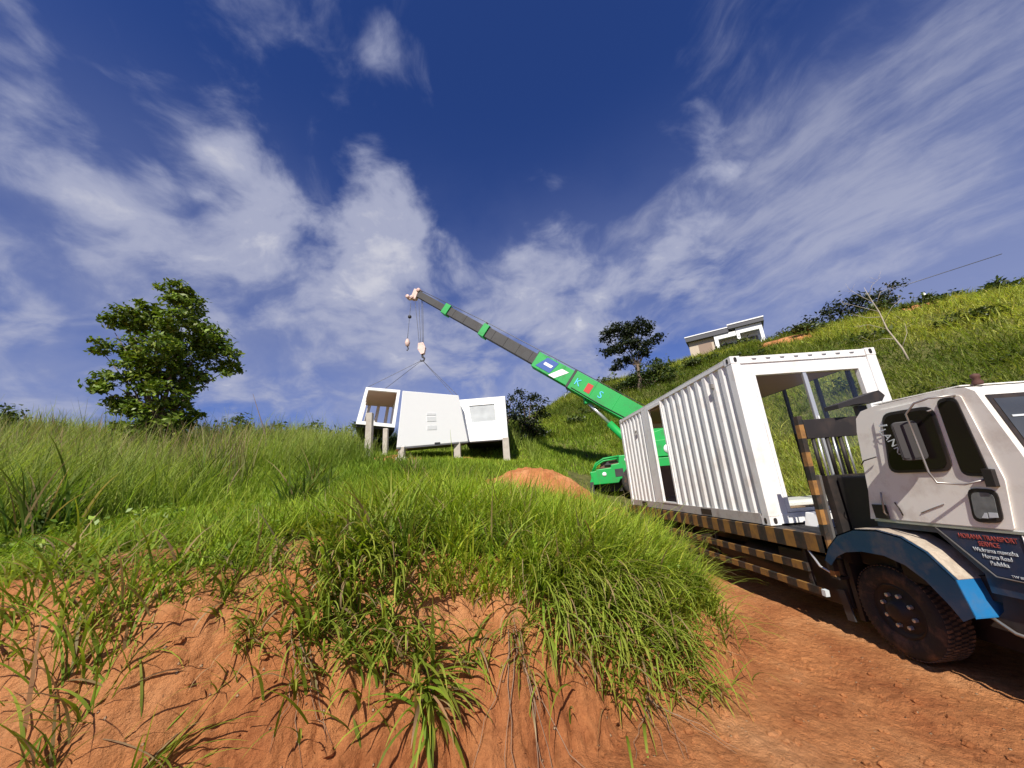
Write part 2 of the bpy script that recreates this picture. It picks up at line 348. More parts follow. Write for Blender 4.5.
    c = mix(pm.outputs[0], c, (.5, .33, .2))
    at = N.new('ShaderNodeAttribute'); at.attribute_name = 'veg'
    thatch = ramp(noise(3.5, 5), [(.35, (.07, .085, .02)), (.65, (.15, .14, .05))])
    c = mix(at.outputs['Fac'], c, thatch); L.new(c, b.inputs['Base Color'])
    ad = N.new('ShaderNodeMath'); ad.operation = 'ADD'; L.new(noise(18, 8, .7), ad.inputs[0]); L.new(pm.outputs[0], ad.inputs[1])
    bp = N.new('ShaderNodeBump'); bp.inputs['Strength'].default_value = 1.; bp.inputs['Distance'].default_value = .06; L.new(ad.outputs[0], bp.inputs['Height']); L.new(bp.outputs['Normal'], b.inputs['Normal'])
    M['soil'] = m
    me.materials.append(m); o = bpy.data.objects.new('ground', me); COL.objects.link(o); tag(o, 'red laterite road, cut bank and rising hillside ground', None, None, 'structure'); return o
BARE = [(-5.1, -2.2, .75), (-6.6, -2.6, .5), (-3.9, -1.95, .32), (-8.9, 10.3, 1.1), (20.8, 22.2, 2.3), (26.6, 18.6, 2.6), (-3.6, -1.75, .3)]
make_terrain()
# ------------------------------------------------------------------ grass
def blades(name, P, H, Wd, seg, tint, lean=.35, curl=.6, parent=None, material=None, az=None, tint_tip=None, kind=None, off=(0, 0, 0), leanarr=None):
    """P (n,3) roots, H heights, Wd widths; each blade is an arching ribbon"""
    n = len(P); a = rng.uniform(0, 2*np.pi, n) if az is None else az
    ln = np.abs(rng.normal(lean, lean*.5, n)) if leanarr is None else leanarr
    cu = np.abs(rng.normal(curl, curl*.4, n))
    d = np.stack([np.cos(a), np.sin(a), np.zeros(n)], 1)
    tw = a+np.pi/2+rng.normal(0, .5, n); wdir = np.stack([np.cos(tw), np.sin(tw), np.zeros(n)], 1)
    ts = np.linspace(0, 1, seg+1); V = np.zeros((n, seg+1, 2, 3)); pos = P.copy(); ang = ln.copy()
    for k, t in enumerate(ts):
        if k:
            step = H/seg; ang = ang+cu*(1.6/seg)*(.4+t); pos = pos+d*(np.sin(ang)*step)[:, None]; pos[:, 2] += np.cos(ang)*step
        w = Wd*(.55+.45*min(1, t*4) if t < .25 else (1-((t-.25)/.75)**1.6*.93))
        V[:, k, 0] = pos-wdir*(w/2)[:, None]; V[:, k, 1] = pos+wdir*(w/2)[:, None]
    V = V.reshape(-1, 3)-np.array(off); base = (np.arange(n)*(seg+1)*2)[:, None, None]; k = np.arange(seg)[None, :, None]*2
    q = (base+k+np.array([0, 1, 3, 2])[None, None]).reshape(-1, 4)
    me = bpy.data.meshes.new(name); me.vertices.add(len(V)); me.vertices.foreach_set('co', V.ravel()); me.loops.add(q.size); me.loops.foreach_set('vertex_index', q.ravel().astype(np.int32)); me.polygons.add(len(q))
    me.polygons.foreach_set('loop_start', np.arange(len(q))*4); me.polygons.foreach_set('loop_total', np.full(len(q), 4)); me.polygons.foreach_set('use_smooth', np.ones(len(q), bool)); me.update(calc_edges=True)
    tip = tint if tint_tip is None else tint_tip
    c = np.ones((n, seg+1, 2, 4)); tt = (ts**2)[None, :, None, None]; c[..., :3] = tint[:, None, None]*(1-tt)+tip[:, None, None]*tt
    at = me.color_attributes.new('tint', 'FLOAT_COLOR', 'POINT'); at.data.foreach_set('color', c.ravel())
    return link(name, me, parent, material or M['grass'])
def pts_polar(n, a0, a1, r0, r1, p=1.0):
    az = np.radians(rng.uniform(a0, a1, n)); u = rng.uniform(0, 1, n)
    r = (r0**p+(r1**p-r0**p)*u)**(1/p); return CAM[0]+r*np.sin(az), CAM[1]+r*np.cos(az), r, np.degrees(az)
def cols(n, base, v=.25):
    b = np.array(base)[None]*np.ones((n, 1)); return np.clip(b*(1+rng.normal(0, v, (n, 1)))*(1+rng.normal(0, v*.3, (n, 3))), .004, 1)
def mixc(A, B, f): return A*(1-f[:, None])+B*f[:, None]
def keep_out(x, y):
    k = np.ones(len(x), bool)
    for (cx, cy, rr) in BARE: k &= (np.hypot(x-cx, y-cy)+fbm(x*.9, y*.9, 3, 17)*rr*.9) > rr*.85
    k &= ~((x > -1.0) & (x < 5.5) & (y > 8.6) & (y < 12.6))          # under the crane
    k &= ~((x > -4.5) & (x < 0) & (np.abs(y-6.4) < 1.0))           # under the soil heap
    return k
def grass_field():
    x, y, r, az = pts_polar(150000, -66, 42, 2.2, 8, 1.1)
    s = bank_t(x, y); k = (s > -.13) & keep_out(x, y); x, y, r, s, az = x[k], y[k], r[k], s[k], az[k]
    patch = fbm(x*.55, y*.55, 3, 3); k = rng.uniform(0, 1, len(x)) < np.clip(.75+patch*1.6, .2, 1); x, y, r, s, az, patch = x[k], y[k], r[k], s[k], az[k], patch[k]
    n = len(x); z = ground(x, y)-.02
    right = sst(-34, -14, az); h = (.20+.22*right)*(1+.9*patch)*np.clip(rng.normal(1, .28, n), .35, 2.0)*(.7+.5*sst(0, .5, s)); h *= 1-.35*sst(-1.5, 0, x)*0
    w = (.007+.0042*right+.0010*r)*rng.uniform(.7, 1.35, n)
    f = np.clip(.5+patch*1.5+rng.normal(0, .3, n), 0, 1); t = mixc(cols(n, (.14, .215, .02)), cols(n, (.31, .385, .04)), f)
    dry = rng.uniform(0, 1, n) < .045; t[dry] = cols(dry.sum(), (.36, .29, .13))
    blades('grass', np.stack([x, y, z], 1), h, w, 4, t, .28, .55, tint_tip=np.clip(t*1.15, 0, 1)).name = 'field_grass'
    # middle distance
    x, y, r, az = pts_polar(150000, -66, 24, 8, 30, .9)
    s = bank_t(x, y); k = (s > 0) & keep_out(x, y); x, y, r, az, s = x[k], y[k], r[k], az[k], s[k]
    n = len(x); z = ground(x, y)-.03; patch = fbm(x*.25, y*.25, 3, 4)
    tall = np.maximum(sst(11.0, 14.5, r+patch*6)*sst(-7, -20, az), sst(7.5, 9.5, r+patch*5)*sst(-33, -47, az)); tall = np.maximum(tall, sst(17, 20, r)*sst(8, 0, az)); house = ((x > -12) & (x < -2.4) & (y > 8.8) & (y < 16.5)); tall = np.where(house, 0, tall)
    h = (.30+.95*tall)*np.clip(rng.normal(1, .25, n), .4, 1.8)*(1+.5*patch); h = np.where(house, h*.7, h)
    w = (.0018*r)*rng.uniform(.7, 1.3, n)*(1-.25*tall)
    f = np.clip(.5+patch*1.6+rng.normal(0, .25, n), 0, 1); t = mixc(cols(n, (.165, .25, .024)), cols(n, (.33, .41, .05)), f)
    tt = mixc(cols(n, (.14, .21, .027)), cols(n, (.33, .40, .09)), np.clip(.4+patch*2+rng.normal(0, .3, n), 0, 1)); t = mixc(t, tt, tall)
    tip = mixc(t*1.1, cols(n, (.50, .46, .24)), tall*.32)
    o = blades('meadow_grass', np.stack([x, y, z], 1), h, w, 3, t, .16, .35, tint_tip=np.clip(tip, 0, 1))
    tag(o, None, None, None, 'stuff'); o['label'] = 'green meadow grass rising towards the left skyline, tall and straw-tipped behind'; o['category'] = 'grass'
    # hillside
    x, y, r, az = pts_polar(230000, 0, 72, 7.5, 62, .75)
    s = bank_t(x, y); k = (s > .1) & keep_out(x, y) & ~((x < 2.5) & (r < 24) & (az < 24)); x, y, r, az = x[k], y[k], r[k], az[k]
    n = len(x); z = ground(x, y)-.05; p1 = fbm(x*.13, y*.13, 3, 6); p2 = fbm(x*.6, y*.6, 3, 9)
    h = (.36+.22*sst(10, 30, r))*np.clip(rng.normal(1, .3, n), .3, 2)*(1+1.2*p2)
    w = (.0014*r+.004)*rng.uniform(.6, 1.3, n)
    f = np.clip(.55+p1*3.2+p2*1.6+rng.normal(0, .22, n), 0, 1); t = mixc(cols(n, (.13, .17, .03)), cols(n, (.38, .39, .09)), f)
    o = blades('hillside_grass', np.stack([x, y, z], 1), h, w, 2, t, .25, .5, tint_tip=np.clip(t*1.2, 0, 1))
    tag(o, 'olive yellow rough grass covering the hillside behind the truck', 'grass', None, 'stuff')
grass_field()
o = bpy.data.objects['field_grass']; o.name = 'grass'; tag(o, 'vivid green grass on top of the red cut bank', 'grass', None, 'stuff')

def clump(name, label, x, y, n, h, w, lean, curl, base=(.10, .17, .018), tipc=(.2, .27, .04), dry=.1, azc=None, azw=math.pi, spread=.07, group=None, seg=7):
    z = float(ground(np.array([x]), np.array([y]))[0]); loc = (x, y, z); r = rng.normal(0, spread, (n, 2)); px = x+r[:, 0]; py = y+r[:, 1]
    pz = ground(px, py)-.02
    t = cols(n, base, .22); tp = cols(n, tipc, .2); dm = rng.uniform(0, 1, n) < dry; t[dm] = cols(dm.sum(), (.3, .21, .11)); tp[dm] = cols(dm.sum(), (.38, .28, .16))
    az = rng.uniform(-math.pi, math.pi, n) if azc is None else rng.normal(azc, azw, n)
    H = h*np.clip(rng.normal(1, .25, n), .35, 1.6)
    o = blades(name, np.stack([px, py, pz], 1), H, w*rng.uniform(.6, 1.3, n), seg, t, lean, curl, az=az, tint_tip=tp, off=loc); o.location = loc
    return tag(o, label, 'grass clump', group or 'grass clumps rooted in the bank')
# ------------------------------------------------------------------ container on the truck
Z0 = 1.25; ZT = 3.84; CW = 2.438; CLN = 6.058
def corr(mb, y0, y1, z0, z1, x, pitch=.278, depth=.030):
    """corrugated steel sheet in the plane x, outer face towards -x"""
    prof = []; y = y0
    while y < y1-1e-6:
        for dy, dx in ((0, depth), (.100, depth), (.139, 0), (.239, 0)):
            if y+dy <= y1: prof.append((x+dx, y+dy))
        y += pitch
    prof.append((x+depth if prof[-1][0] > x+.01 else x, y1))
    n = len(prof); t = .004
    vs = [(px, py, z) for z in (z0, z1) for px, py in prof]+[(px+t, py, z) for z in (z0, z1) for px, py in prof]
    fs = [(i, i+1, n+i+1, n+i) for i in range(n-1)]+[(2*n+i, 3*n+i, 3*n+i+1, 2*n+i+1) for i in range(n-1)]
    mb.add(vs, fs)
def casting(mb, x0, x1, y0, y1, z0, z1):
    mb.box(x0, x1, y0, y1, z0, z1, 0)
    cx, cy, cz = (x0+x1)/2, (y0+y1)/2, (z0+z1)/2
    for sy, yy in ((-1, y0), (1, y1)): mb.prism(rrect(cx-.026, cx+.026, cz-.042, cz+.042, .024), 'y', yy+sy*.001, yy+sy*.004, 1)
    for sx, xx in ((-1, x0), (1, x1)): mb.prism(rrect(cy-.026, cy+.026, cz-.042, cz+.042, .024), 'x', xx+sx*.001, xx+sx*.004, 1)
cont = thing('shipping_container', 'white corrugated shipping container house unit with large glazed end, riding on the truck bed', 'container', (CW/2, CLN/2, Z0))
m = MB()
for x in (0, CW-.16):
    for y in (0, CLN-.16): m.box(x+.004, x+.156, y+.004, y+.156, Z0+.12, ZT-.12)
m.box(.165, CW-.165, .01, .11, ZT-.13, ZT-.012); m.box(.165, CW-.165, CLN-.11, CLN-.01, ZT-.13, ZT-.012)
m.box(.165, CW-.165, .012, .13, Z0+.01, Z0+.15); m.box(.165, CW-.165, CLN-.13, CLN-.012, Z0+.01, Z0+.15)
for x in (.006, CW-.066): m.box(x, x+.06, .165, CLN-.165, ZT-.09, ZT-.015)
m.build('corner_frame', M['white'], cont, .006)
m = MB()
for x in (0, CW-.162):
    for y in (0, CLN-.178):
        for z in (Z0, ZT-.118): casting(m, x, x+.162, y, y+.178, z, z+.118)
m.each('corner_casting', [M['white'], M['black']], cont)
m = MB()
for x in (.004, CW-.054): m.box(x, x+.05, .18, CLN-.18, Z0+.004, Z0+.155)
m.box(.06, CW-.06, .14, CLN-.14, Z0+.03, Z0+.12)
m.build('bottom_side_rail', mat('worn_grey_rail_paint', (.42, .39, .36), .6, var=.15, dirt=(.2, .14, .1), dscale=4, damt=.7), cont)
m = MB()
for y in (1.55, 4.75): m.box(-.003, .003, y, y+.36, Z0+.03, Z0+.13)
m.each('forklift_pocket', M['black'], cont)
m = MB(); corr(m, .165, 2.84, Z0+.155, ZT-.09, .012); corr(m, 4.12, CLN-.165, Z0+.155, ZT-.09, .012); m.each('corrugated_side_wall', M['white'], cont)
# side doorway
m = MB()
m.box(-.008, .05, 2.842, 2.90, Z0+.156, ZT-.16); m.box(-.008, .05, 3.62, 3.68, Z0+.156, ZT-.16); m.box(.002, .03, 3.682, 4.118, Z0+.156, ZT-.094); m.box(-.008, .05, 2.842, 3.68, ZT-.158, ZT-.093); m.box(-.006, .05, 2.902, 3.618, Z0+.156, Z0+.19)
m.build('doorway_frame', M['white'], cont)
# front: white sheet around the opening, sliding glass doors
OX0, OX1, OZ0, OZ1 = .31, 2.14, 1.41, 3.55
m = MB(); m.box(.158, OX0-.003, .03, .075, Z0+.15, ZT-.13); m.box(OX1+.003, CW-.158, .03, .075, Z0+.15, ZT-.13); m.box(OX0-.003, OX1+.003, .031, .074, OZ1+.003, ZT-.13)
m.each('end_wall', M['white'], cont)
m = MB()
for k in range(8):
    x = .36+k*.235; m.prism([(x, ZT-.05), (x+.085, ZT-.05), (x+.07, ZT-.075), (x+.015, ZT-.075)], 'y', .004, .0085)
m.each('header_slot', M['steel'], cont)
m = MB(); m.box(OX0, OX0+.055, .02, .1, OZ0, OZ1); m.box(OX1-.055, OX1, .02, .1, OZ0, OZ1); m.box(OX0+.055, OX1-.055, .02, .1, OZ1-.045, OZ1); m.box(OX0+.055, OX1-.055, .02, .1, OZ0, OZ0+.04)
fr = m.build('sliding_door_frame', M['white'], cont, .004)
m = MB(); m.box(1.15, 1.205, .03, .07, OZ0+.045, OZ1-.05); m.box(1.208, 1.25, .072, .098, OZ0+.045, OZ1-.05); m.each('mullion', M['alu'], cont)
m = MB(); m.box(1.165, 1.185, .0, .028, 2.62, 2.78); m.build('door_handle', M['whitemark'], cont)
m = MB(); m.box(OX0+.057, 1.148, .052, .056, OZ0+.045, OZ1-.05); m.build('glass_pane', M['glass'], cont)
m = MB(); m.box(1.252, OX1-.057, .082, .086, OZ0+.045, OZ1-.05); m.build('glass_pane', M['glass'], cont)
# far long side: glazed bays between dark posts; far end open with a frame
m = MB()
for y in (.5, 1.17, 2.01, 3.5, 5.0, 5.6): m.box(CW-.07, CW-.015, y, y+.05, Z0+.155, ZT-.2)
m.box(CW-.07, CW-.014, .17, CLN-.17, ZT-.198, ZT-.092)
m.build('window_posts', M['boomgrey'], cont)
m = MB(); m.box(.17, .23, CLN-.08, CLN-.02, Z0+.15, ZT-.13); m.box(CW-.23, CW-.17, CLN-.08, CLN-.02, Z0+.15, ZT-.13); m.box(.23, CW-.23, CLN-.08, CLN-.02, ZT-.34, ZT-.131)
m.build('rear_window_frame', M['white'], cont)
m = MB(); m.box(.235, CW-.235, CLN-.075, CLN-.03, Z0+.151, 2.32); m.build('rear_parapet', M['ply'], cont)
m = MB(); m.box(.065, CW-.072, .12, CLN-.12, ZT-.2, ZT-.17); m.build('ceiling', M['ceil'], cont)
m = MB(); m.box(.005, CW-.005, .1, CLN-.1, ZT-.014, ZT-.004); m.build('roof', M['white'], cont)
m = MB(); m.box(.06, CW-.075, .13, CLN-.13, Z0+.123, Z0+.15); m.build('floor', M['ply'], cont)
m = MB(); m.box(.055, .065, .17, 2.84, Z0+.155, ZT-.2); m.box(.055, .065, 3.7, CLN-.17, Z0+.155, ZT-.2); m.each('inner_lining', M['ceil'], cont)
for (y, z) in ((.62, 3.52), (4.66, 3.28)):
    m = MB(); m.box(-.03, .012, y, y+.06, z-.05, z+.03); m.build('vent', M['steel'], cont)
# loose things by the glazed end
def solid(name, mb, mt_, label, cat, bevel=.003, loc=None, group=None):
    if loc is None:
        a = np.array(mb.v); loc = ((a[:, 0].min()+a[:, 0].max())/2, (a[:, 1].min()+a[:, 1].max())/2, a[:, 2].min())
    o = mb.build(name, mt_, None, bevel, off=loc); o.location = loc; return tag(o, label, cat, group)
m = MB(); m.box(.5, 2.0, .5, 1.25, Z0+.151, Z0+.22); m.box(.56, 1.9, .56, 1.15, Z0+.222, Z0+.27); solid('white_board', m, M['white'], 'white flat boards lying on the container floor just inside the glass', 'boards')
m = MB(); m.box(.45, 1.25, .2, .46, Z0+.151, Z0+.2); solid('wooden_plank', m, M['ply'], 'short brown plank on the container floor behind the glazed opening', 'plank')
m = MB(); m.prism([(.40, 1.232), (1.05, 1.232), (1.05, 1.40), (.46, 1.41)], 'y', -.42, -.12); solid('white_box', m, M['white'], 'white box on the truck bed in front of the open container end', 'box', .01)

# ------------------------------------------------------------------ truck
T = thing('flatbed_truck', 'old flatbed truck with cream and blue cab and black and ochre striped bed rails', 'truck', (1.15, 1.0, 0))
TW = 2.3
# cab shell: side profile (y, z)
prof = [(-1.52, 1.47), (-1.59, 1.75), (-1.675, 2.36), (-1.715, 2.50), (-1.79, 2.565), (-1.95, 2.59), (-2.60, 2.60), (-2.70, 2.585), (-2.755, 2.54), (-2.90, 1.86), (-2.955, 1.60), (-2.96, 1.47)]
cab = MB().prism(prof, 'x', .04, TW-.04).build('cab', M['cream'], T, .05)
m = MB().prism([(-1.57, 1.455), (-2.96, 1.455), (-2.97, 1.10), (-2.95, .98), (-2.34, .98), (-2.34, 1.12), (-2.10, 1.40), (-1.57, 1.40)], 'x', .05, TW-.05).build('lower_cab_skirt', M['blue'], T, .01)
m = MB().prism([(-1.57, 1.454), (-2.97, 1.454), (-2.97, 1.475), (-1.57, 1.475)], 'x', .03, TW-.03).build('waist_strip', M['alu'], T)
def sidepanel(name, poly, mt_, x, t, par=T, r=0, bevel=0, both=True, mi=0):
    q = rquad(poly, r) if r else poly
    mb = MB().prism(q, 'x', x-t, x); return mb.build(name, mt_, par, bevel)
door = sidepanel('door', [(-1.775, 1.485), (-2.655, 1.485), (-2.72, 1.85), (-2.665, 2.525), (-2.56, 2.545), (-1.985, 2.535), (-1.90, 2.44), (-1.80, 1.75)], M['cream'], .038, .012, T, .02, .006)
# windows with thick dark rubber
W1 = [(-1.895, 1.925), (-2.43, 1.925), (-2.455, 2.49), (-2.01, 2.50)]
W2 = [(-2.475, 1.885), (-2.655, 1.875), (-2.635, 2.53), (-2.495, 2.53)]
W3 = [(-2.43, 1.52), (-2.62, 1.53), (-2.655, 1.78), (-2.47, 1.79)]
for nm, q, r in (('window_frame', W1, .09), ('quarter_window_frame', W2, .06), ('lower_window_frame', W3, .06)):
    sidepanel(nm, q, M['black'], .024, .010, door, r)
def inset(q, d):
    c = np.mean(q, 0); return [tuple(c+(np.array(p)-c)*(1-d/np.linalg.norm(np.array(p)-c))) for p in q]
g1 = sidepanel('window_pane', inset(W1, .035), M['darkglass'], .012, .003, door, .08)
sidepanel('quarter_window_pane', inset(W2, .03), M['darkglass'], .012, .003, door, .05)
g3 = sidepanel('lower_window_pane', inset(W3, .036), mat('hazy_window_glass', (.16, .17, .17), .25, spec=.3, var=.6, vscale=14), .012, .003, door, .05)
sidepanel('papers', [(-2.50, 1.56), (-2.54, 1.56), (-2.545, 1.60), (-2.53, 1.60)], M['greylet'], .0085, .002, door)
sidepanel('papers', [(-2.55, 1.565), (-2.605, 1.57), (-2.61, 1.605), (-2.555, 1.605)], M['greylet'], .0085, .002, door)
text('window_lettering', 'LANKA', .10, (.007, -1.935, 2.34), (0, -.42, -.9), (0, -.9, .42), M['greylet'], door, .001, shear=.2)
m = MB().box(.004, .008, -2.035, -1.955, 2.375, 2.39).build('window_sticker', M['greylet'], door)
m = MB().tube([(.015, -1.745, 1.74), (.0, -1.75, 1.70), (-.012, -1.74, 1.55), (.015, -1.735, 1.52)], .008, 6).build('door_handle', M['steel'], T)
m = MB().box(.02, .028, -1.60, -1.74, 1.485, 1.62).build('rear_corner_vent', M['black'], T)
MB().tube([(.018, -1.845, 1.65), (.018, -1.87, 1.60), (.018, -1.885, 1.53)], .006, 5).build('dent_mark', M['black'], T)
MB().tube([(.022, -2.05, 1.565), (.022, -2.13, 1.60), (.022, -2.26, 1.655)], .004, 5).build('scratch', M['steel'], T)
# lower lettered panel
pan = sidepanel('lettered_panel', [(-2.13, 1.445), (-2.665, 1.445), (-2.655, 1.12), (-2.43, 1.125)], M['navy'], .048, .012, T, 0)
MB().tube([(.034, -2.115, 1.448), (.034, -2.425, 1.115), (.034, -2.665, 1.108), (.034, -2.68, 1.448)], .006, 5).build('panel_edge', M['steel'], T)
for s, sz, z, mm, ws in (('HORANA TRANSPORT', .052, 1.385, 'faded_red', .70), ('SERVICE', .052, 1.337, 'faded_red', .70), ('Wickrama mawatha', .045, 1.292, 'greylet', .74), ('Horana Road', .045, 1.247, 'greylet', .74), ('Padukka', .045, 1.200, 'greylet', .74)):
    text('lettering', s, sz, (.0335, -2.455 if 'faded' in mm else -2.475, z), (0, -1, 0), (0, 0, 1), M[mm], pan, .0015, 'CENTER', 0, ws)
text('lettering', 'TW 8000Kg', .026, (.0335, -2.585, 1.13), (0, -1, 0), (0, 0, 1), M['greylet'], pan, .001, 'CENTER')
# windscreen and front
def frontq(u0, u1, z0, z1, lift):   # on the sloping screen plane
    def P(x, z):
        t = (z-1.86)/(2.54-1.86); y = -2.90+t*(.145); return (x, y-lift, z)
    return [P(u0, z0), P(u1, z0), P(u1, z1), P(u0, z1)]
def slab(q, nrm, t):
    a = [Vector(p) for p in q]; n = Vector(nrm).normalized()*t; mb = MB(); mb.add([*a, *[p+n for p in a]], [(0, 1, 2, 3), (7, 6, 5, 4), (0, 4, 5, 1), (1, 5, 6, 2), (2, 6, 7, 3), (3, 7, 4, 0)]); return mb
slab(frontq(.09, TW-.09, 1.90, 2.50, .004), (0, -1, .2), .006).build('windscreen_rubber', M['black'], T)
ws = slab(frontq(.125, TW-.125, 1.935, 2.465, .012), (0, -1, .2), .003).build('windscreen', mat('windscreen_tinted_glass', (.05, .055, .058), .05, spec=.9, var=.6, vscale=3.2), T)
slab(frontq(.16, .95, 2.31, 2.325, .018), (0, -1, .2), .004).build('sunshade_strip', M['greylet'], T)
MB().tube([(1.05, -2.93, 1.93), (.75, -2.93, 2.05), (.35, -2.90, 2.12)], .008, 6).build('wiper', M['black'], T)
m = MB().box(.14, TW-.14, -2.975, -2.962, 1.50, 1.76)
for k in range(5): m.box(.16, TW-.16, -2.985, -2.976, 1.53+k*.045, 1.545+k*.045, 1)
m.build('grille', [M['black'], M['steel']], T)
for x in (.24, TW-.24):
    MB().lathe((x, -2.975, 1.24), (0, -1, 0), [(.001, .02), (.07, .02), (.085, .01), (.09, 0)], 20).build('headlight', M['alu'], T)
MB().prism([(-2.99, .72), (-3.06, .74), (-3.06, .95), (-2.98, .97)], 'x', .02, TW-.02).build('bumper', M['black'], T, .01)
MB().prism([(-2.2, .70), (-2.95, .66), (-2.95, .975), (-2.36, .975), (-2.33, .84)], 'x', .10, .16).build('step_skirt', M['brownblack'], T)
MB().tube([(.06, -2.24, .80), (.07, -2.38, .705), (.07, -2.95, .655)], .014, 6).build('step_edge', M['steel'], T)
MB().lathe((.17, -2.70, 2.60), (0, 0, 1), [(.03, 0), (.035, .02), (.02, .05), (.03, .06), (.028, .085), (.001, .095)], 12).build('roof_lamp', mat('rusty_roof_lamp', (.09, .04, .03), .8, var=.4), T)
MB().box(.06, TW-.06, -2.66, -1.92, 2.603, 2.612).build('roof_edge', M['cream'], T)
# mirror on its tube arm
arm = [(.02, -2.64, 2.535), (-.05, -2.50, 2.545), (-.11, -2.43, 2.52), (-.12, -2.345, 2.44), (-.12, -2.35, 2.21), (-.12, -2.355, 1.93), (-.11, -2.38, 1.84), (-.03, -2.5, 1.82), (.02, -2.64, 1.86)]
mq = rrect(-.083, .083, 2.035, 2.385, .035)
mdir = Vector((.127, -.105, 0)).normalized(); mn = Vector((-.105, -.127, 0)).normalized(); mc = Vector((-.07, -2.25, 0))
def mirplate(q, t0, t1):
    vs = [mc+mdir*u+Vector((0, 0, z))+mn*t for t in (t0, t1) for u, z in q]; n = len(q)
    return MB().add(vs, [list(range(n)), list(range(n, 2*n))[::-1]]+[(i, (i+1) % n, n+(i+1) % n, n+i) for i in range(n)])
mo = mirplate(mq, -.02, .02).build('mirror', M['boomgrey'], T, .008)
mirplate(rrect(-.02, .068, 2.055, 2.365, .02), .021, .026).build('mirror_back_panel', mat('grey_plastic', (.03, .027, .026), .6), mo)
mirplate(rrect(-.072, -.032, 2.055, 2.365, .015), .021, .026).build('mirror_back_panel', M['boomgrey'], mo)
MB().tube(arm, .0085, 7).build('mirror_arm', M['steel'], mo)
MB().tube([(.02, -2.09, 2.40), (.02, -2.44, 2.45)], .01, 6).build('grab_rail', M['steel'], T)
MB().prism([(-2.62, 1.80), (-2.68, 1.80), (-2.69, 1.93), (-2.63, 1.94)], 'x', -.01, .025).build('mirror_bracket', M['black'], T, .008)
# front fender: faceted arch with chequer plate top
FO = [(-.93, .98), (-1.03, 1.13), (-1.20, 1.28), (-1.42, 1.365), (-1.68, 1.385), (-1.90, 1.35), (-2.08, 1.245), (-2.24, 1.06)]
FE = [(-2.24, 1.06), (-2.285, .80)]
FI = [(-1.0, .93), (-1.11, 1.04), (-1.25, 1.11), (-1.45, 1.15), (-1.68, 1.15), (-1.86, 1.10), (-2.0, 1.0), (-2.13, .84), (-2.19, .74)]
def arch(lst, x0, x1, t):
    mb = MB()
    n = len(lst); vs = []
    for x in (x0, x1):
        for dz in (0, -t):
            vs += [(x, y, z+dz) for y, z in lst]
    a, b, c, d = 0, n, 2*n, 3*n; fs = []
    for i in range(n-1):
        fs += [(a+i, a+i+1, c+i+1, c+i), (b+i, d+i, d+i+1, b+i+1), (a+i, b+i, b+i+1, a+i+1), (c+i, c+i+1, d+i+1, d+i)]
    fs += [(a, c, d, b), (a+n-1, b+n-1, d+n-1, c+n-1)]
    mb.add(vs, fs); return mb
for sx in (0, 1):
    fx = (lambda x: x) if not sx else (lambda x: TW-x)
    fe = arch(FO, fx(-.10), fx(.22), .012).build('fender', M['blue'], T)
    arch([(y-.002, z+.006) for y, z in FO[3:]], fx(-.075), fx(.20), .005).build('fender_tread_plate', M['plate'], fe)
    arch(FE, fx(-.095), fx(.22), .012).build('fender_tip', M['brightblue'], fe)
    side = [*FO, FE[1], *FI[::-1]]
    n = len(FO)+1; outer = [*FO, FE[1]]; inner = [(-.97, .92), *FI[1:], ]
    mb = MB(); k = len(outer); vs = []
    for x in (fx(-.10), fx(-.088)):
        vs += [(x, y, z) for y, z in outer]+[(x, y, z) for y, z in FI]
    fs = []
    for base in (0, 2*k):
        for i in range(k-1): fs.append((base+i, base+i+1, base+k+i+1, base+k+i))
    for i in range(k-1): fs += [(i, i+1, 2*k+i+1, 2*k+i), (k+i, k+i+1, 3*k+i+1, 3*k+i)]
    mb.add(vs, fs); mb.build('fender_side', M['blue'], fe)
# wheels
def wheel(cx, cy, cz, r, side, dual=False):
    s = -1 if side == 'l' else 1; c = (cx, cy, cz)
    hw = .14
    ty = MB().lathe(c, (s, 0, 0), [(r*.60, -hw*.8), (r*.72, -hw), (r*.93, -hw), (r*.985, -hw*.8), (r*.985, hw*.8), (r*.93, hw), (r*.80, hw*1.04), (r*.64, hw*.95), (r*.58, hw*.8)], 56)
    wo = thing('wheel', None, None); wo.parent = T; wo.location = Vector(c)-T.location
    to = ty.build('tyre', M['rubber'], wo)
    tr = MB(); nb = 64
    for k in range(nb):
        a = 2*math.pi*k/nb
        for j, (u0, u1) in enumerate(((-.125, -.075), (-.065, -.01), (.0, .055), (.065, .125))):
            aa = a+(j % 2)*math.pi/nb; da = .026; vs = []
            for rr in (r*.975, r*1.0):
                for (u, d) in ((u0, -da+.02), (u1, -da-.0), (u1, da-.0), (u0, da+.02)):
                    vs.append((cx+u, cy+rr*math.cos(aa+d), cz+rr*math.sin(aa+d)))
            tr.add(vs, [(4, 5, 6, 7), (0, 1, 5, 4), (1, 2, 6, 5), (2, 3, 7, 6), (3, 0, 4, 7)])
    tr.build('tread', M['tread'], wo)
    off = hw if not dual else -hw*.2
    MB().lathe(c, (s, 0, 0), [(r*.59, off*.75), (r*.56, off*.9), (r*.50, off*.55), (r*.46, off*.5), (r*.30, off*.75), (r*.24, off*.8), (r*.2, off*1.2), (r*.12, off*1.25), (.001, off*1.25)], 40).build('rim', M['brownblack'], wo)
    nm = MB()
    for k in range(8):
        a = 2*math.pi*k/8+.3; p = (cx+s*off*.72, cy+r*.35*math.cos(a), cz+r*.35*math.sin(a)); nm.lathe(p, (s, 0, 0), [(.019, 0), (.019, .035), (.001, .04)], 6, smooth=False)
    nm.each('wheel_nut', M['alu'], wo)
wheel(.24, -1.42, .575, .42, 'l'); wheel(TW-.24, -1.42, .575, .42, 'r')
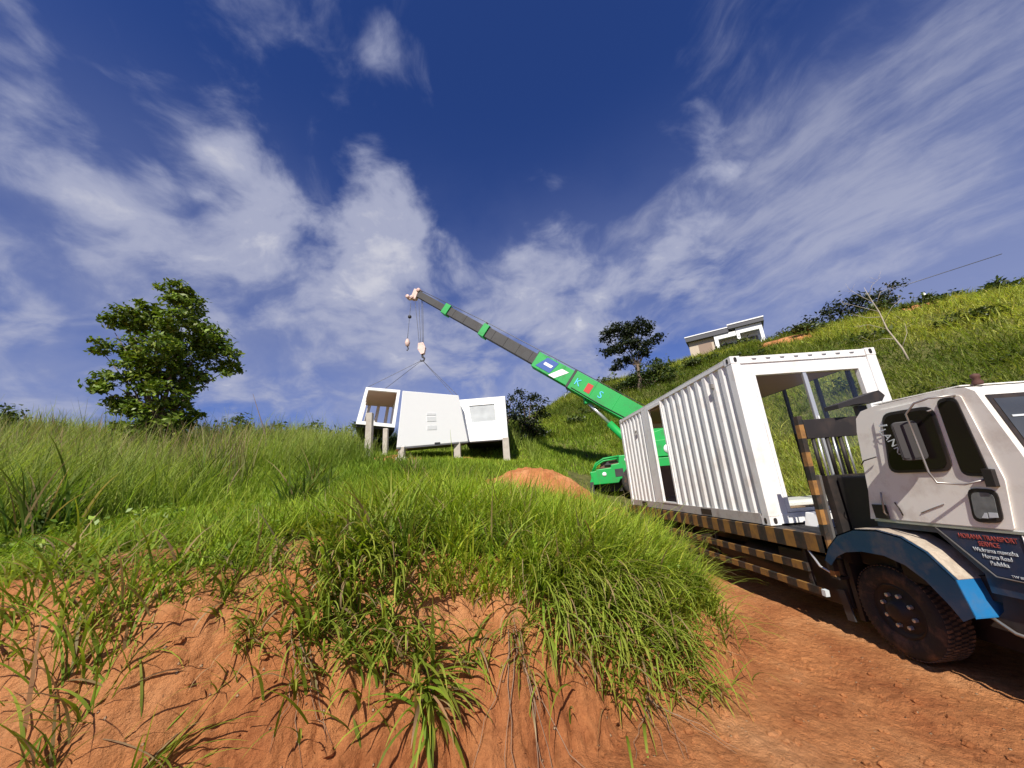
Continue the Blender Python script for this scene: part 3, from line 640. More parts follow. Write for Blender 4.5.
for y in (4.55,):
    wheel(.20, y, .575, .42, 'l', True); wheel(TW-.20, y, .575, .42, 'r', True); wheel(.50, y, .575, .42, 'l'); wheel(TW-.50, y, .575, .42, 'r')
m = MB()
for y in (-1.42, 4.55): m.tube([(.3, y, .575), (TW-.3, y, .575)], .07, 10)
m.each('axle', M['black'], T)
# chassis, tank, bed
m = MB()
for x in (.70, TW-.78): m.box(x, x+.08, -2.8, 6.3, .72, .97)
for y in (-.6, 1.2, 2.8, 5.6): m.box(.782, TW-.782, y, y+.1, .74, .95)
m.build('chassis', M['brownblack'], T)
MB().lathe((.45, .3, .66), (0, 1, 0), [(.001, 0), (.22, 0), (.24, .02), (.24, .88), (.22, .9), (.001, .9)], 24).build('fuel_tank', M['brownblack'], T)
m = MB(); m.box(.03, 2.43, -.93, 6.25, 1.19, 1.235)
for y in np.arange(-.7, 6.2, .5): m.box(.05, 2.40, y, y+.08, 1.06, 1.188)
m.build('bed', M['brownblack'], T)
m = MB(); m.box(-.03, .028, -.93, 6.25, 1.03, 1.236); m.build('bed_side_rail', M['stripeY'], T, .004)
m = MB(); m.box(2.432, 2.49, -.93, 6.25, 1.03, 1.236); m.build('bed_side_rail', M['stripeY'], T, .004)
for z0, z1, ya in ((.76, .86, -.52), (.52, .61, -.66)):
    MB().box(-.02, .02, ya, 3.85, z0, z1).build('guard_rail', M['stripeY'], T, .003)
    MB().box(2.44, 2.48, ya, 3.85, z0, z1).build('guard_rail', M['stripeY'], T, .003)
m = MB()
for x in (.04, 2.42):
    for y in (-.5, 1.6, 3.75): m.box(x-.02, x+.02, y, y+.05, .50, 1.03)
m.each('guard_rail_bracket', M['brownblack'], T)
MB().tube([(-.01, -.60, 1.03), (-.01, -.72, .86), (-.01, -.86, .82)], .014, 6).build('brace', M['alu'], T)
MB().bar((-.01, -.665, .565), (-.01, -.72, .56), .05, .07).build('rail_end', M['greylet'], T)
MB().bar((.10, -.80, .62), (.10, -.84, .30), .02, .10, up=(0, 1, 0)).build('mud_flap', M['boomgrey'], T)
# headboard behind the cab
for x in (.0, 2.46):
    MB().bar((x, -.90, .78), (x, -1.0, 2.66), .06, .07, up=(0, 1, 0)).build('headboard_post', M['stripeZ'], T, .003)
MB().bar((.035, -.955, 1.0), (.035, -1.02, 1.93), .03, .06, up=(0, 1, 0)).build('post_backing', M['steel'], T)
MB().box(-.03, .10, -.97, -.87, .765, .79).build('post_foot', M['brownblack'], T)
MB().box(.036, 2.42, -1.03, -.97, 2.37, 2.61).build('headboard_beam', M['brownblack'], T, .004)
m = MB()
for x in (.12, .30, .47, .85, 1.35, 1.9): m.tube([(x, -.99, 1.9), (x, -1.0, 2.37)], .022, 8)
m.each('headboard_bar', M['brownblack'], T)
m = MB()
for x in (.17, .36, .52): m.tube([(x, -1.01, 1.9), (x, -1.02, 2.37)], .011, 8)
m.each('polished_rod', M['alu'], T)
MB().box(.08, 2.40, -1.09, -1.0, .95, 1.915).build('headboard_panel', M['black'], T)
MB().box(.16, 2.2, -1.52, -1.12, .95, 1.90).build('engine_cover', M['black'], T, .02)
MB().prism([(.42, 2.70), (.62, 2.74), (1.0, 2.76), (1.06, 2.83), (1.0, 2.90), (.82, 2.85), (.56, 2.79), (.42, 2.755)], 'y', -1.16, -.96).build('tool_tray', M['black'], T, .006)
m = MB(); m.box(.78, .90, -1.04, -.98, 2.61, 2.74); m.build('tray_bracket', M['black'], T)
MB().tube([(.03, -1.62, 2.02), (-.01, -1.7, 2.06), (.015, -1.82, 2.09)], .006, 5).build('cab_latch_cable', M['black'], T)
m = MB(); m.box(.12, 2.18, -2.9, -1.6, .9, 1.08); m.build('underfloor', M['black'], T)

MB().box(.12, 2.18, -.99, -.93, .34, 1.02).build('mudguard_shade_panel', M['black'], T)  # panel added behind the front wheel to keep sun off the soil
MB().prism([(-2.75, .62), (-2.5, .36), (-1.1, .36), (-1.0, .9), (-2.75, .9)], 'x', .62, 1.68).build('sump_shade_block', M['black'], T, .02)  # added block that stops sunlight passing under the cab
MB().box(.14, .62, -.86, .18, .42, .95).build('battery_shade_box', M['black'], T, .015)  # dark box added to shade the ground under the front of the bed
MB().box(.5, 1.8, 1.3, 2.6, .45, .72).build('chassis_shade_box', M['black'], T, .015)  # dark filler added low in the chassis, shades the ground
MB().box(.06, TW-.06, -3.0, -2.96, .45, .97).build('valance_shade_panel', M['black'], T)  # added below the bumper so the ground behind stays in shade
# ------------------------------------------------------------------ mobile crane behind the truck
TIP = Vector((-8.28, 13.94, 13.42)); ELB = Vector((2.06, 11.30, 5.12)); UD = Vector((-.969, .2475, 0)); PD = Vector((.2475, .969, 0))
def bp(t, dn=0, sd=0):
    d = (ELB-TIP).normalized(); n = d.cross(PD).normalized()
    if n.z < 0: n = -n
    return TIP+(ELB-TIP)*t+n*dn+PD*sd
K = thing('mobile_crane', 'green mobile crane with long dark telescopic boom raised over the slope behind the truck', 'crane', (4.2, 10.8, 1.25))
def sect(name, t0, t1, h, mt_, par=K, dn=0, w=None, bev=.02):
    return MB().bar(bp(t0, dn), bp(t1, dn), w or h*.72, h, up=tuple(PD.cross((ELB-TIP).normalized())), mi=0).build(name, mt_, par, bev)
def sectb(name, t0, t1, h, mt_, w=None, dn=0):
    a, b = bp(t0, dn), bp(t1, dn); d = (b-a).normalized(); n = d.cross(PD).normalized()
    w = w or h*.7; vs = []
    for p in (a, b):
        for i, j in ((-1, -1), (1, -1), (1, 1), (-1, 1)): vs.append(p+PD*(i*w/2)+n*(j*h/2))
    mb = MB().add(vs, [(0, 1, 2, 3), (7, 6, 5, 4), (0, 4, 5, 1), (1, 5, 6, 2), (2, 6, 7, 3), (3, 7, 4, 0)])
    return mb.build(name, mt_, K, .02)
sectb('boom_section', .0, .17, .40, M['boomgrey']); sectb('boom_section', .17, .37, .50, M['boomgrey']); sectb('boom_section', .37, .64, .60, M['boomgrey'])
for t, h in ((.155, .62), (.36, .72)):
    sectb('boom_collar', t, t+.028, h, M['greenpaint'], w=h*.8); 
g1 = sectb('main_boom_section', .625, .785, .86, M['greenpaint']); g2 = sectb('main_boom_section', .785, 1.32, .98, M['greenpaint'])
sectb('boom_joint_band', .779, .789, .99, M['boomgrey'], w=.70)
BD = (ELB-TIP).normalized(); BN = BD.cross(PD).normalized(); BN = BN if BN.z > 0 else -BN
NEAR = -PD
def decal(name, uv, t, side, mt_, hw):
    """flat marking on the near flank of the boom; uv = (metres along, metres up)"""
    base = bp(t)+NEAR*(hw+.004); vs = []
    for o_ in (0, .006): vs += [base+BD*u+BN*v+NEAR*o_ for u, v in uv]
    n = len(uv); return MB().add(vs, [list(range(n)), list(range(n, 2*n))[::-1]]+[(i, (i+1) % n, n+(i+1) % n, n+i) for i in range(n)]).build(name, mt_, side)
decal('blue_logo_block', [(.0, -.30), (.85, -.30), (1.0, .36), (.35, .36)], .64, g1, M['bluemark'], .305)
decal('white_dash', [(.30, -.05), (.75, -.05), (.80, .1), (.33, .1)], .642, g1, M['whitemark'], .312)
decal('white_stripe', [(.70, -.41), (1.05, -.41), (1.55, .2), (1.15, .2)], .650, g1, M['whitemark'], .306)
decal('red_square', [(0, -.24), (.30, -.24), (.30, .22), (0, .22)], .845, g2, M['red'], .345)
for s, t in (('K', .80), ('S', .895)):
    text('boom_lettering', s, .50, bp(t, -.17)+NEAR*.352, BD, BN, M['cyan'], g2, .012)
# sheave head, pads, rope guides
m = MB(); a = bp(-.012)
m.bar(bp(-.018, .20), bp(-.006, -.42), .34, .30, up=tuple(PD)); m.bar(bp(-.008, -.30), bp(-.032, -.50), .22, .20, up=tuple(PD)); m.build('boom_head', M['hookpink'], K, .03)
for dn, t in ((.20, -.006), (-.36, -.014), (-.46, -.035)):
    MB().lathe(bp(t, dn, -.15), PD, [(.02, -.04), (.12, -.04), (.10, 0), (.12, .04), (.12, .3), (.02, .3)], 18).build('sheave', M['hookpink'], K)
for t in (.36, .62, .66, .69): MB().bar(bp(t, .3), bp(t, .50), .1, .12).build('rope_guide', M['boomgrey'], K)
MB().tube([bp(0, .28), bp(.35, .50), bp(.62, .56), bp(1.2, .66)], .02, 5).build('hoist_rope', M['rope'], K)
# lift cylinder
ca, cb_ = Vector((.42, 11.72, 5.72)), Vector((2.95, 11.08, 2.35)); cm = ca.lerp(cb_, .34)
MB().tube([ca, cm], .085, 12).build('cylinder_rod', M['alu'], K); MB().tube([cm, cb_], .17, 14).build('lift_cylinder', M['greenpaint'], K)
MB().bar(ca+Vector((0, 0, -.1)), ca+Vector((0, 0, .35)), .3, .3).build('cylinder_bracket', M['greenpaint'], K, .02)
for dn in (-.62, ): MB().tube([bp(.79, -.45), bp(.795, -.95)], .025, 6).build('hanging_strap', M['greylet'], K)
def lp(a, p, z): v = Vector((4.2, 10.8, 0))+UD*a+PD*p; return (v.x, v.y, z)
def lprism(poly, p0, p1):
    n = len(poly); vs = [lp(a, p0, z) for a, z in poly]+[lp(a, p1, z) for a, z in poly]
    return MB().add(vs, [list(range(n))[::-1], list(range(n, 2*n))]+[(i, (i+1) % n, n+(i+1) % n, n+i) for i in range(n)])
car = lprism([(4.1, 2.0), (4.15, 2.38), (3.9, 2.40), (3.88, 2.46), (3.25, 2.50), (3.22, 2.62), (2.9, 2.66), (2.85, 2.98), (2.2, 3.0), (2.0, 2.75), (-2.6, 2.75), (-2.8, 2.3), (-2.7, 2.0), (2.9, 2.0), (3.0, 1.85), (4.2, 1.82)], -1.2, 1.2).build('carrier_body', M['greenpaint'], K, .03)
lprism([(3.75, 2.5), (3.6, 2.72), (3.3, 2.80), (3.0, 2.83), (2.87, 2.7), (3.2, 2.5)], -.9, .8).build('engine_block', mat('rusty_engine_parts', (.13, .06, .045), .8, var=.7, vscale=9), K)
lprism([(3.1, 2.42), (2.75, 2.44), (2.75, 2.12), (3.1, 2.10)], -1.215, -1.19).build('side_grille', M['boomgrey'], K)
lprism([(4.2, 1.95), (4.05, 2.25), (4.05, 1.62), (4.2, 1.62)], -1.25, 1.25).build('outrigger_box', M['greenpaint'], K, .02)
for p in (-1.35, 1.2): lprism([(4.05, 1.95), (4.2, 1.95), (4.2, 1.22), (4.05, 1.22)], p, p+.15).build('outrigger_leg', M['boomgrey'], K); 
for p in (-1.35, 1.2): lprism([(-2.6, 1.95), (-2.45, 1.95), (-2.45, 1.22), (-2.6, 1.22)], p, p+.15).build('outrigger_leg', M['boomgrey'], K)
for a, z in ((2.55, 2.78), (3.55, 2.24)):
    MB().lathe(lp(a, -1.2, z), NEAR, [(.09, .0), (.09, .015), (.001, .015)], 20).build('white_disc', M['whitemark'], K)
for a in (2.2, -1.4):
    for p in (-1.0, 1.0):
        c = lp(a, p, 1.88); s = -1 if p < 0 else 1
        MB().lathe(c, PD*s, [(.3, -.24), (.55, -.25), (.66, -.2), (.68, 0), (.66, .2), (.55, .25), (.33, .2)], 32).build('tyre', M['rubber'], K); MB().lathe(c, PD*s, [(.34, .2), (.30, .08), (.12, .12), (.001, .16)], 20).build('wheel_rim', M['greenpaint'], K)
lprism([(1.6, 3.05), (1.7, 3.3), (-1.2, 3.5), (-1.6, 3.5), (-1.6, 2.78), (1.6, 2.78)], -.62, .62).build('turntable', M['greenpaint'], K, .03)
lprism([(-.9, 3.5), (-1.9, 3.6), (-2.2, 3.3), (-2.2, 2.8), (-1.0, 2.8)], -1.15, 1.15).build('counterweight', M['greenpaint'], K, .04)
op = lprism([(1.7, 2.8), (1.75, 3.3), (1.3, 4.25), (.2, 4.25), (.2, 2.8)], .66, 1.35).build('operator_cab', M['greenpaint'], K, .04)
lprism([(1.62, 3.35), (1.25, 4.12), (.35, 4.12), (.35, 3.3)], 1.352, 1.36).build('side_window', M['darkglass'], op)
lprism([(1.2, 2.8), (1.2, 3.9), (.4, 4.1), (-.6, 3.9), (-.6, 2.8)], -.60, -.45).build('boom_cheek', M['greenpaint'], K, .02)
MB().lathe(lp(.75, -1.0, 3.1), NEAR, [(.20, .0), (.20, .015), (.001, .015)], 20).build('white_disc', M['whitemark'], K)
lprism([(1.3, 2.8), (1.3, 3.5), (.1, 3.5), (.1, 2.8)], -.99, -.63).build('winch_housing', M['greenpaint'], K, .02)
# hooks and ropes
def cable(name, a, b, r, par, sag=0):
    a, b = Vector(a), Vector(b); pts = [a.lerp(b, k/6)+Vector((0, 0, -sag*math.sin(math.pi*k/6))) for k in range(7)]
    return MB().tube(pts, r, 5).build(name, M['rope'], par)
hz = 9.95; hx, hy = -8.12, 13.9
HK = thing('hook_block', 'main hook block hanging on several wires under the crane boom tip', 'crane hook', (hx, hy, hz-.5))
for dx, tx in ((-.12, -.28), (-.04, -.05), (.05, .12), (.12, .18)): cable('hoist_wire', (TIP.x+tx+.05, TIP.y+.02, TIP.z-.35), (hx+dx, hy, hz+.25), .014, HK)
bl = MB().prism([(hx-.17, hz+.28), (hx+.12, hz+.32), (hx+.24, hz+.02), (hx+.17, hz-.34), (hx-.02, hz-.40), (hx-.19, hz-.08)], 'y', hy-.13, hy+.13).build('block_housing', M['hookpink'], HK, .03)
MB().tube([(hx+.05, hy, hz-.36), (hx+.05, hy, hz-.52), (hx+.16, hy, hz-.62), (hx+.12, hy, hz-.76), (hx-.02, hy, hz-.78), (hx-.08, hy, hz-.68)], [.06, .06, .055, .05, .04, .02], 8).build('hook', M['boomgrey'], HK)
h2 = thing('auxiliary_hook', 'small second crane hook on a single wire left of the main block', 'crane hook', (-8.95, 14.02, 10.15))
cable('hoist_wire', (-8.78, 14.08, 12.95), (-8.95, 14.02, 10.65), .014, h2)
MB().lathe((-8.84, 14.06, 12.05), (0, 0, 1), [(.01, -.1), (.09, -.07), (.11, 0), (.09, .07), (.01, .1)], 14).build('weight_ball', M['boomgrey'], h2)
MB().lathe((-8.95, 14.02, 10.4), (0, 0, 1), [(.02, .25), (.09, .18), (.15, 0), (.1, -.2), (.03, -.24)], 12).build('swivel', M['hookpink'], h2)
MB().tube([(-8.95, 14.02, 10.17), (-8.90, 14.02, 10.01), (-8.96, 14.02, 9.91), (-9.03, 14.02, 9.97)], [.04, .035, .03, .015], 7).build('hook', M['boomgrey'], h2)
SL = thing('lifting_slings', 'four thin wire slings spreading from the crane hook down to the white house modules', 'lifting slings', (hx, hy, hz-.8))
for q in ((-10.95, 13.2, 7.58), (-10.35, 14.5, 7.85), (-5.95, 12.3, 6.62), (-6.1, 12.6, 6.60)): cable('sling', (hx+.04, hy, hz-.72), q, .013, SL)

# ------------------------------------------------------------------ house of white container modules on concrete pillars
def hexa(q, t):   # q: four corner points (bl, br, tr, tl); t: vector to the back
    a = [Vector(p) for p in q]; t = Vector(t); return MB().add([*a, *[p+t for p in a]], [(0, 1, 2, 3), (7, 6, 5, 4), (0, 4, 5, 1), (1, 5, 6, 2), (2, 6, 7, 3), (3, 7, 4, 0)])
def lerpq(q, u, v):
    bl, br, tr, tl = [Vector(p) for p in q]; return bl.lerp(br, u).lerp(tl.lerp(tr, u), v)
def subq(q, u0, u1, v0, v1, lift):
    n = (Vector(q[1])-Vector(q[0])).cross(Vector(q[3])-Vector(q[0])).normalized(); return [lerpq(q, u0, v0)+n*lift, lerpq(q, u1, v0)+n*lift, lerpq(q, u1, v1)+n*lift, lerpq(q, u0, v1)+n*lift]
qA = [(-11.29, 13.0, 5.67), (-9.49, 13.64, 5.45), (-9.24, 13.71, 7.51), (-10.9, 13.16, 7.64)]
bk = Vector((-1.75, 4.6, .25))
HA = thing('open_ended_house_module', 'white house module with an open end, tilted, leftmost above the tall concrete pillars', 'container', qA[0])
def fr4(name, q, th, t, mt_, par):
    w = th; o = None; m = MB()
    for (u0, u1, v0, v1) in ((0, w, 0, 1), (1-w, 1, 0, 1), (w, 1-w, 0, w), (w, 1-w, 1-w*.8, 1)):
        s = subq(q, u0, u1, v0, v1, 0); h = hexa(s, t); m.add(h.v, h.f)
    return m.build(name, mt_, par)
fr4('end_frame', qA, .085, (-.06, .16, 0), M['whitehouse'], HA)
def face(qa, name, mt_, t): return hexa(qa, t).build(name, mt_, HA)
A = [Vector(p) for p in qA]; e = Vector((.02, .05, 0))
inn = lambda p: p+bk*.05
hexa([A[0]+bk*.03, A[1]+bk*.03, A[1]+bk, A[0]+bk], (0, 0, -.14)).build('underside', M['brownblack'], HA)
hexa([A[0]+bk*.03+Vector((.1, 0, .06)), A[1]+bk*.03+Vector((-.1, 0, .06)), A[1]+bk+Vector((-.1, 0, .06)), A[0]+bk+Vector((.1, 0, .06))], (0, 0, -.05)).build('floor', M['ply'], HA)
hexa([A[3]+bk*.03, A[2]+bk*.03, A[2]+bk, A[3]+bk], (0, 0, -.12)).build('ceiling', mat('pale_brown_ceiling', (.5, .36, .27), .7), HA)
hexa([A[1]+bk*.03, A[1]+bk, A[2]+bk, A[2]+bk*.03], (-.06, -.02, 0)).build('side_wall', M['whitehouse'], HA)
for k in range(5):
    u = .12+k*.2; hexa([A[0]+bk*u, A[0]+bk*(u+.035), A[3]+bk*(u+.035), A[3]+bk*u], (.07, .02, 0)).build('side_post', M['whitehouse'], HA)
for u in (.1, .42, .75): s = subq([p+bk for p in A], u, u+.1, 0, 1, 0); hexa(s, (.0, .06, 0)).build('rear_post', M['whitehouse'], HA)
LB = lambda s_, z: (-8.35+2.3*s_, 10.34+2.95*s_, z)
LB = lambda s_, z: (-8.35+2.65*s_, 10.34+1.93*s_, z)
qB = [LB(-.02, 3.98), LB(1.065, 4.29), LB(.93, 6.59), LB(.055, 6.55)]
HB = thing('white_house_module', 'large blank white house module with two faint window outlines, middle of the three', 'container', qB[0])
hexa(qB, (-.62, 2.2, .05)).build('wall', M['whitehouse'], HB, .02)
for (u0, u1, v0, v1) in ((.40, .54, .56, .60), (.40, .54, .44, .53), (.40, .54, .28, .36)):
    hexa(subq(qB, u0, u1, v0, v1, -.0), tuple(subq(qB, 0, 1, 0, 1, .012)[0]-Vector(qB[0]))).build('ventilation_strip', mat('pale_grey_strip', (.70, .71, .71), .6), HB)
hexa(subq(qB, 0, 1, -.025, .0, .0), (-.3, 1.0, 0)).build('bottom_beam', M['steel'], HB)
hexa(subq(qB, .50, .58, -.01, .035, .004), (0, .01, 0)).build('bracket', M['boomgrey'], HB)
qC = [(-5.68, 12.86, 4.33), (-3.55, 12.90, 4.34), (-3.57, 12.90, 6.58), (-5.98, 12.86, 6.53)]
HC = thing('house_module_with_window', 'white house module with one square window, rightmost of the three on pillars', 'container', qC[0])
hexa(subq(qC, 0, .16, 0, 1, 0), (.0, 4.2, .1)).build('wall', M['whitehouse'], HC); 
for (u0, u1, v0, v1) in ((.80, 1, 0, 1), (.16, .80, 0, .40), (.16, .80, .86, 1)): hexa(subq(qC, u0, u1, v0, v1, 0), (.02, .09, 0)).build('wall', M['whitehouse'], HC)
fr = fr4('window_frame', subq(qC, .16, .80, .40, .86, .012), .07, (.02, .08, 0), M['whitehouse'], HC)
hexa(subq(qC, .18, .78, .42, .84, -.03), (.005, .01, 0)).build('window_pane', mat('reflecting_window_glass', (.50, .52, .52), .12, spec=.8, var=.35, vscale=2), HC)
hexa([qC[1], (-3.62, 17.5, 4.4), (-3.62, 17.5, 6.6), qC[2]], (-.08, .0, 0)).build('side_wall', M['whitehouse'], HC)
hexa([qC[3], qC[2], (-3.62, 17.5, 6.6), (-6.0, 18.0, 6.65)], (0, 0, -.06)).build('roof', M['whitehouse'], HC)
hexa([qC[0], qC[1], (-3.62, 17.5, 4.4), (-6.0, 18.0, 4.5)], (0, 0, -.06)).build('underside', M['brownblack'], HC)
hexa(subq(qC, 0, .06, -.03, .05, .01), (0, .02, 0)).build('bracket', M['boomgrey'], HC)
def pillar(x, y, zt, w, label):
    zb = float(ground(np.array([x]), np.array([y]))[0])-.3
    o = thing('concrete_pillar', label, 'pillar', (x, y, zb), 'rough concrete pillars under the white house')
    lx = rng.uniform(-.02, .02)
    MB().bar((x, y, zb), (x+lx, y, zt), w*1.06, w*1.06, up=(0, 1, 0), w2=w, h2=w).build('shaft', M['concrete'], o, .012)
    MB().bar((x, y, zb), (x, y, zb+.42), w*1.7, w*1.7, up=(0, 1, 0)).build('footing', M['concrete'], o, .02)
pillar(-9.47, 9.95, 5.50, .25, 'leftmost and tallest concrete pillar, standing in front of the open module')
pillar(-9.62, 12.6, 5.25, .22, 'short concrete pillar set back under the open-ended module')
pillar(-8.25, 10.55, 4.02, .26, 'concrete pillar under the left corner of the blank white module')
pillar(-6.05, 12.25, 4.25, .30, 'concrete pillar beneath the joint between blank module and windowed module')
pillar(-3.68, 13.05, 4.42, .32, 'rightmost concrete pillar under the windowed module')
# red soil heaps
def heap(name, cx, cy, rx, ry, hf, label, seed):
    n = 90; u = np.linspace(-1.15, 1.15, n); X, Y = np.meshgrid(cx+u*rx, cy+u*ry, indexing='ij')
    d = np.sqrt(((X-cx)/rx)**2+((Y-cy)/ry)**2); g = ground(X, Y); bump = fbm(X*1.6, Y*1.6, 4, seed)*.45+fbm(X*6, Y*6, 3, seed+3)*.2
    Zh = g+(hf(X)*np.clip(1-d**1.5, -.3, 1)+bump*np.clip(1.1-d, 0, 1)*hf(X).clip(.3, 1))-.05-.3*np.clip(d-.95, 0, 1)
    co = np.stack([X-cx, Y-cy, Zh], -1).reshape(-1, 3); i, j = np.meshgrid(np.arange(n-1), np.arange(n-1), indexing='ij')
    q = np.stack([i*n+j, (i+1)*n+j, (i+1)*n+j+1, i*n+j+1], -1).reshape(-1, 4)
    me = bpy.data.meshes.new(name); me.from_pydata(co.tolist(), [], q.tolist()); me.polygons.foreach_set('use_smooth', [True]*len(q))
    o = link(name, me, None, M['soil']); o.location = (cx, cy, 0); return tag(o, label, 'soil heap')
heap('soil_heap', -2.35, 6.6, 2.5, 1.35, lambda X: np.interp(X, [-4.6, -3.7, -2.6, -1.6, -.6, .2], [.4, .85, 1.0, 1.0, .75, .4]), 'heap of orange red soil in the grass between the house pillars and the crane', 301)
heap('soil_patch', -8.6, 11.2, 1.6, 1.0, lambda X: .2+X*0, 'low patch of red soil around the left pillars of the house', 311)
heap('soil_patch', -5.6, 12.6, 2.3, .9, lambda X: .2+X*0, 'thin strip of red soil between the two right pillars of the house', 321)
# ---- house on the hill
hl = Vector((17.9, 32.8, 0)); hr = Vector((23.7, 28.9, 0)); hu = (hr-hl).normalized(); hn = Vector((hu.y, -hu.x, 0)); hn = hn if hn.y < 0 else -hn
HH = thing('hillside_house', 'pale house with dark flat roof edges and white porch frame on the ridge', 'house', (hl.x, hl.y, 13.2))
def hb(name, s0, s1, z0, z1, d0, d1, mt_, par=HH):
    z0 -= .25; z1 -= .25
    q = [hl+hu*s0-hn*d0, hl+hu*s1-hn*d0, hl+hu*s1-hn*d1, hl+hu*s0-hn*d1]
    return MB().add([(p.x, p.y, z) for z in (z0, z1) for p in q], [(0, 1, 2, 3), (4, 5, 6, 7), (0, 1, 5, 4), (1, 2, 6, 5), (2, 3, 7, 6), (3, 0, 4, 7)]).build(name, mt_, par)
hb('left_wall', .05, 2.6, 12.0, 16.45, 0, 5, M['beige']); hb('window', 1.0, 2.3, 14.2, 15.95, -.04, .05, mat('brown_shutter', (.28, .2, .15), .8))  # window is an even brown panel on the wall
r1 = hb('left_roof', -.15, 4.1, 16.46, 16.95, -.5, 5.5, M['roofgrey']); hb('roof_trim', -.2, 4.15, 16.95, 17.05, -.55, 5.6, M['whitehouse'], r1)
hb('porch_column', 2.65, 3.0, 12.0, 16.2, -.35, 0, M['whitehouse']); hb('porch_beam', 2.65, 4.7, 15.95, 16.44, -.36, 0, M['whitehouse'])
hb('recessed_wall', 2.62, 7.0, 12.0, 16.4, .9, 5, M['whitehouse']); hb('doorway', 3.3, 4.3, 13.0, 15.6, .84, .92, M['darkglass'])
r2 = hb('right_roof', 4.12, 7.35, 16.75, 17.15, -.6, 5.2, M['roofgrey']); hb('roof_trim', 4.08, 7.4, 17.15, 17.27, -.65, 5.3, M['whitehouse'], r2)
hb('porch_beam', 4.75, 7.1, 16.1, 16.74, -.3, .0, M['whitehouse']); hb('porch_column', 4.75, 5.05, 12.0, 16.1, -.3, .0, M['whitehouse']); hb('porch_column', 6.8, 7.1, 12.0, 16.1, -.3, 0, M['whitehouse'])
hb('porch_window', 5.2, 6.6, 13.5, 15.8, .84, .92, mat('brown_glass', (.2, .17, .14), .3))  # even dark brown pane

for pl in (-1.1, 1.05): MB().tube([lp(4.05, pl, 2.38), lp(3.85, pl, 2.72), lp(3.5, pl, 2.90), lp(2.8, pl, 2.96)], .045, 7).build('guard_rail', M['greenpaint'], K)
lprism([(3.9, 1.98), (3.9, 1.5), (-2.5, 1.5), (-2.5, 1.98)], -.8, .8).build('undercarriage', M['brownblack'], K)
lprism([(3.5, 2.62), (3.35, 2.78), (3.2, 2.62)], -1.0, -.9).build('exhaust_box', M['boomgrey'], K)
# hoses, panel lines and bolts along the boom
for dn, sd in ((-.40, -.36),): MB().tube([bp(.80, dn, sd), bp(.93, dn-.02, sd-.02), bp(1.06, dn+.05, sd), bp(1.25, dn, sd)], .018, 5).build('hydraulic_hose', M['black'], K)
for t in (.87, .96, 1.05, 1.14): sectb('stiffener_plate', t, t+.004, 1.0, M['greenpaint'], w=.70)
for t in (.66, .70, .74): sectb('wear_pad_band', t, t+.003, .875, M['greenpaint'], w=.615)
for t in (.21, .27, .42, .48, .54, .60): sectb('boom_rib', t, t+.003, .52 if t < .37 else .615, M['boomgrey'], w=.37 if t < .37 else .44)
# ------------------------------------------------------------------ trees and shrubs
def leaves(name, blobs, dens, size, tint, tint2, par, loc, droop=.3, clus=.22, aspect=1.7, per=26):
    P = []; Nn = []
    for (x, y, z, r) in blobs:
        nc = max(3, int(dens*r*r)); u = rng.normal(0, 1, (nc, 3)); u /= np.linalg.norm(u, axis=1)[:, None]; rad = r*rng.uniform(.35, 1.0, nc)**.6
        c = np.array([x, y, z])+u*rad[:, None]*np.array([1, 1, .72])
        for k in range(nc):
            m = int(per*rng.uniform(.6, 1.4)); q = c[k]+rng.normal(0, clus*r**.5, (m, 3))*np.array([1, 1, .55]); P.append(q); nn = rng.normal(0, .55, (m, 3))+u[k]*.4+np.array([0, 0, .7]); Nn.append(nn)
    P = np.concatenate(P); Nn = np.concatenate(Nn); Nn /= np.linalg.norm(Nn, axis=1)[:, None]; n = len(P)
    a = rng.normal(0, 1, (n, 3)); a -= Nn*(a*Nn).sum(1)[:, None]; a /= np.linalg.norm(a, axis=1)[:, None]; b = np.cross(Nn, a); s = size*rng.uniform(.6, 1.35, n)[:, None]
    V = np.stack([P-a*s*aspect*.5, P-b*s*.42+Nn*s*.08, P+a*s*aspect*.5-Nn*s*.12, P+b*s*.42+Nn*s*.08], 1).reshape(-1, 3)-np.array(loc)
    me = bpy.data.meshes.new(name); me.vertices.add(4*n); me.vertices.foreach_set('co', V.ravel()); me.loops.add(4*n); me.loops.foreach_set('vertex_index', np.arange(4*n, dtype=np.int32)); me.polygons.add(n)
    me.polygons.foreach_set('loop_start', np.arange(n)*4); me.polygons.foreach_set('loop_total', np.full(n, 4)); me.update(calc_edges=True)
    t = mixc(cols(n, tint, .2), cols(n, tint2, .2), rng.uniform(0, 1, n)**1.5); c = np.ones((n, 4, 4)); c[..., :3] = t[:, None]
    at = me.color_attributes.new('tint', 'FLOAT_COLOR', 'POINT'); at.data.foreach_set('color', c.ravel()); return link(name, me, par, M['leaf'])
def branchy(pts, rads): return MB().tube(pts, rads, 8)
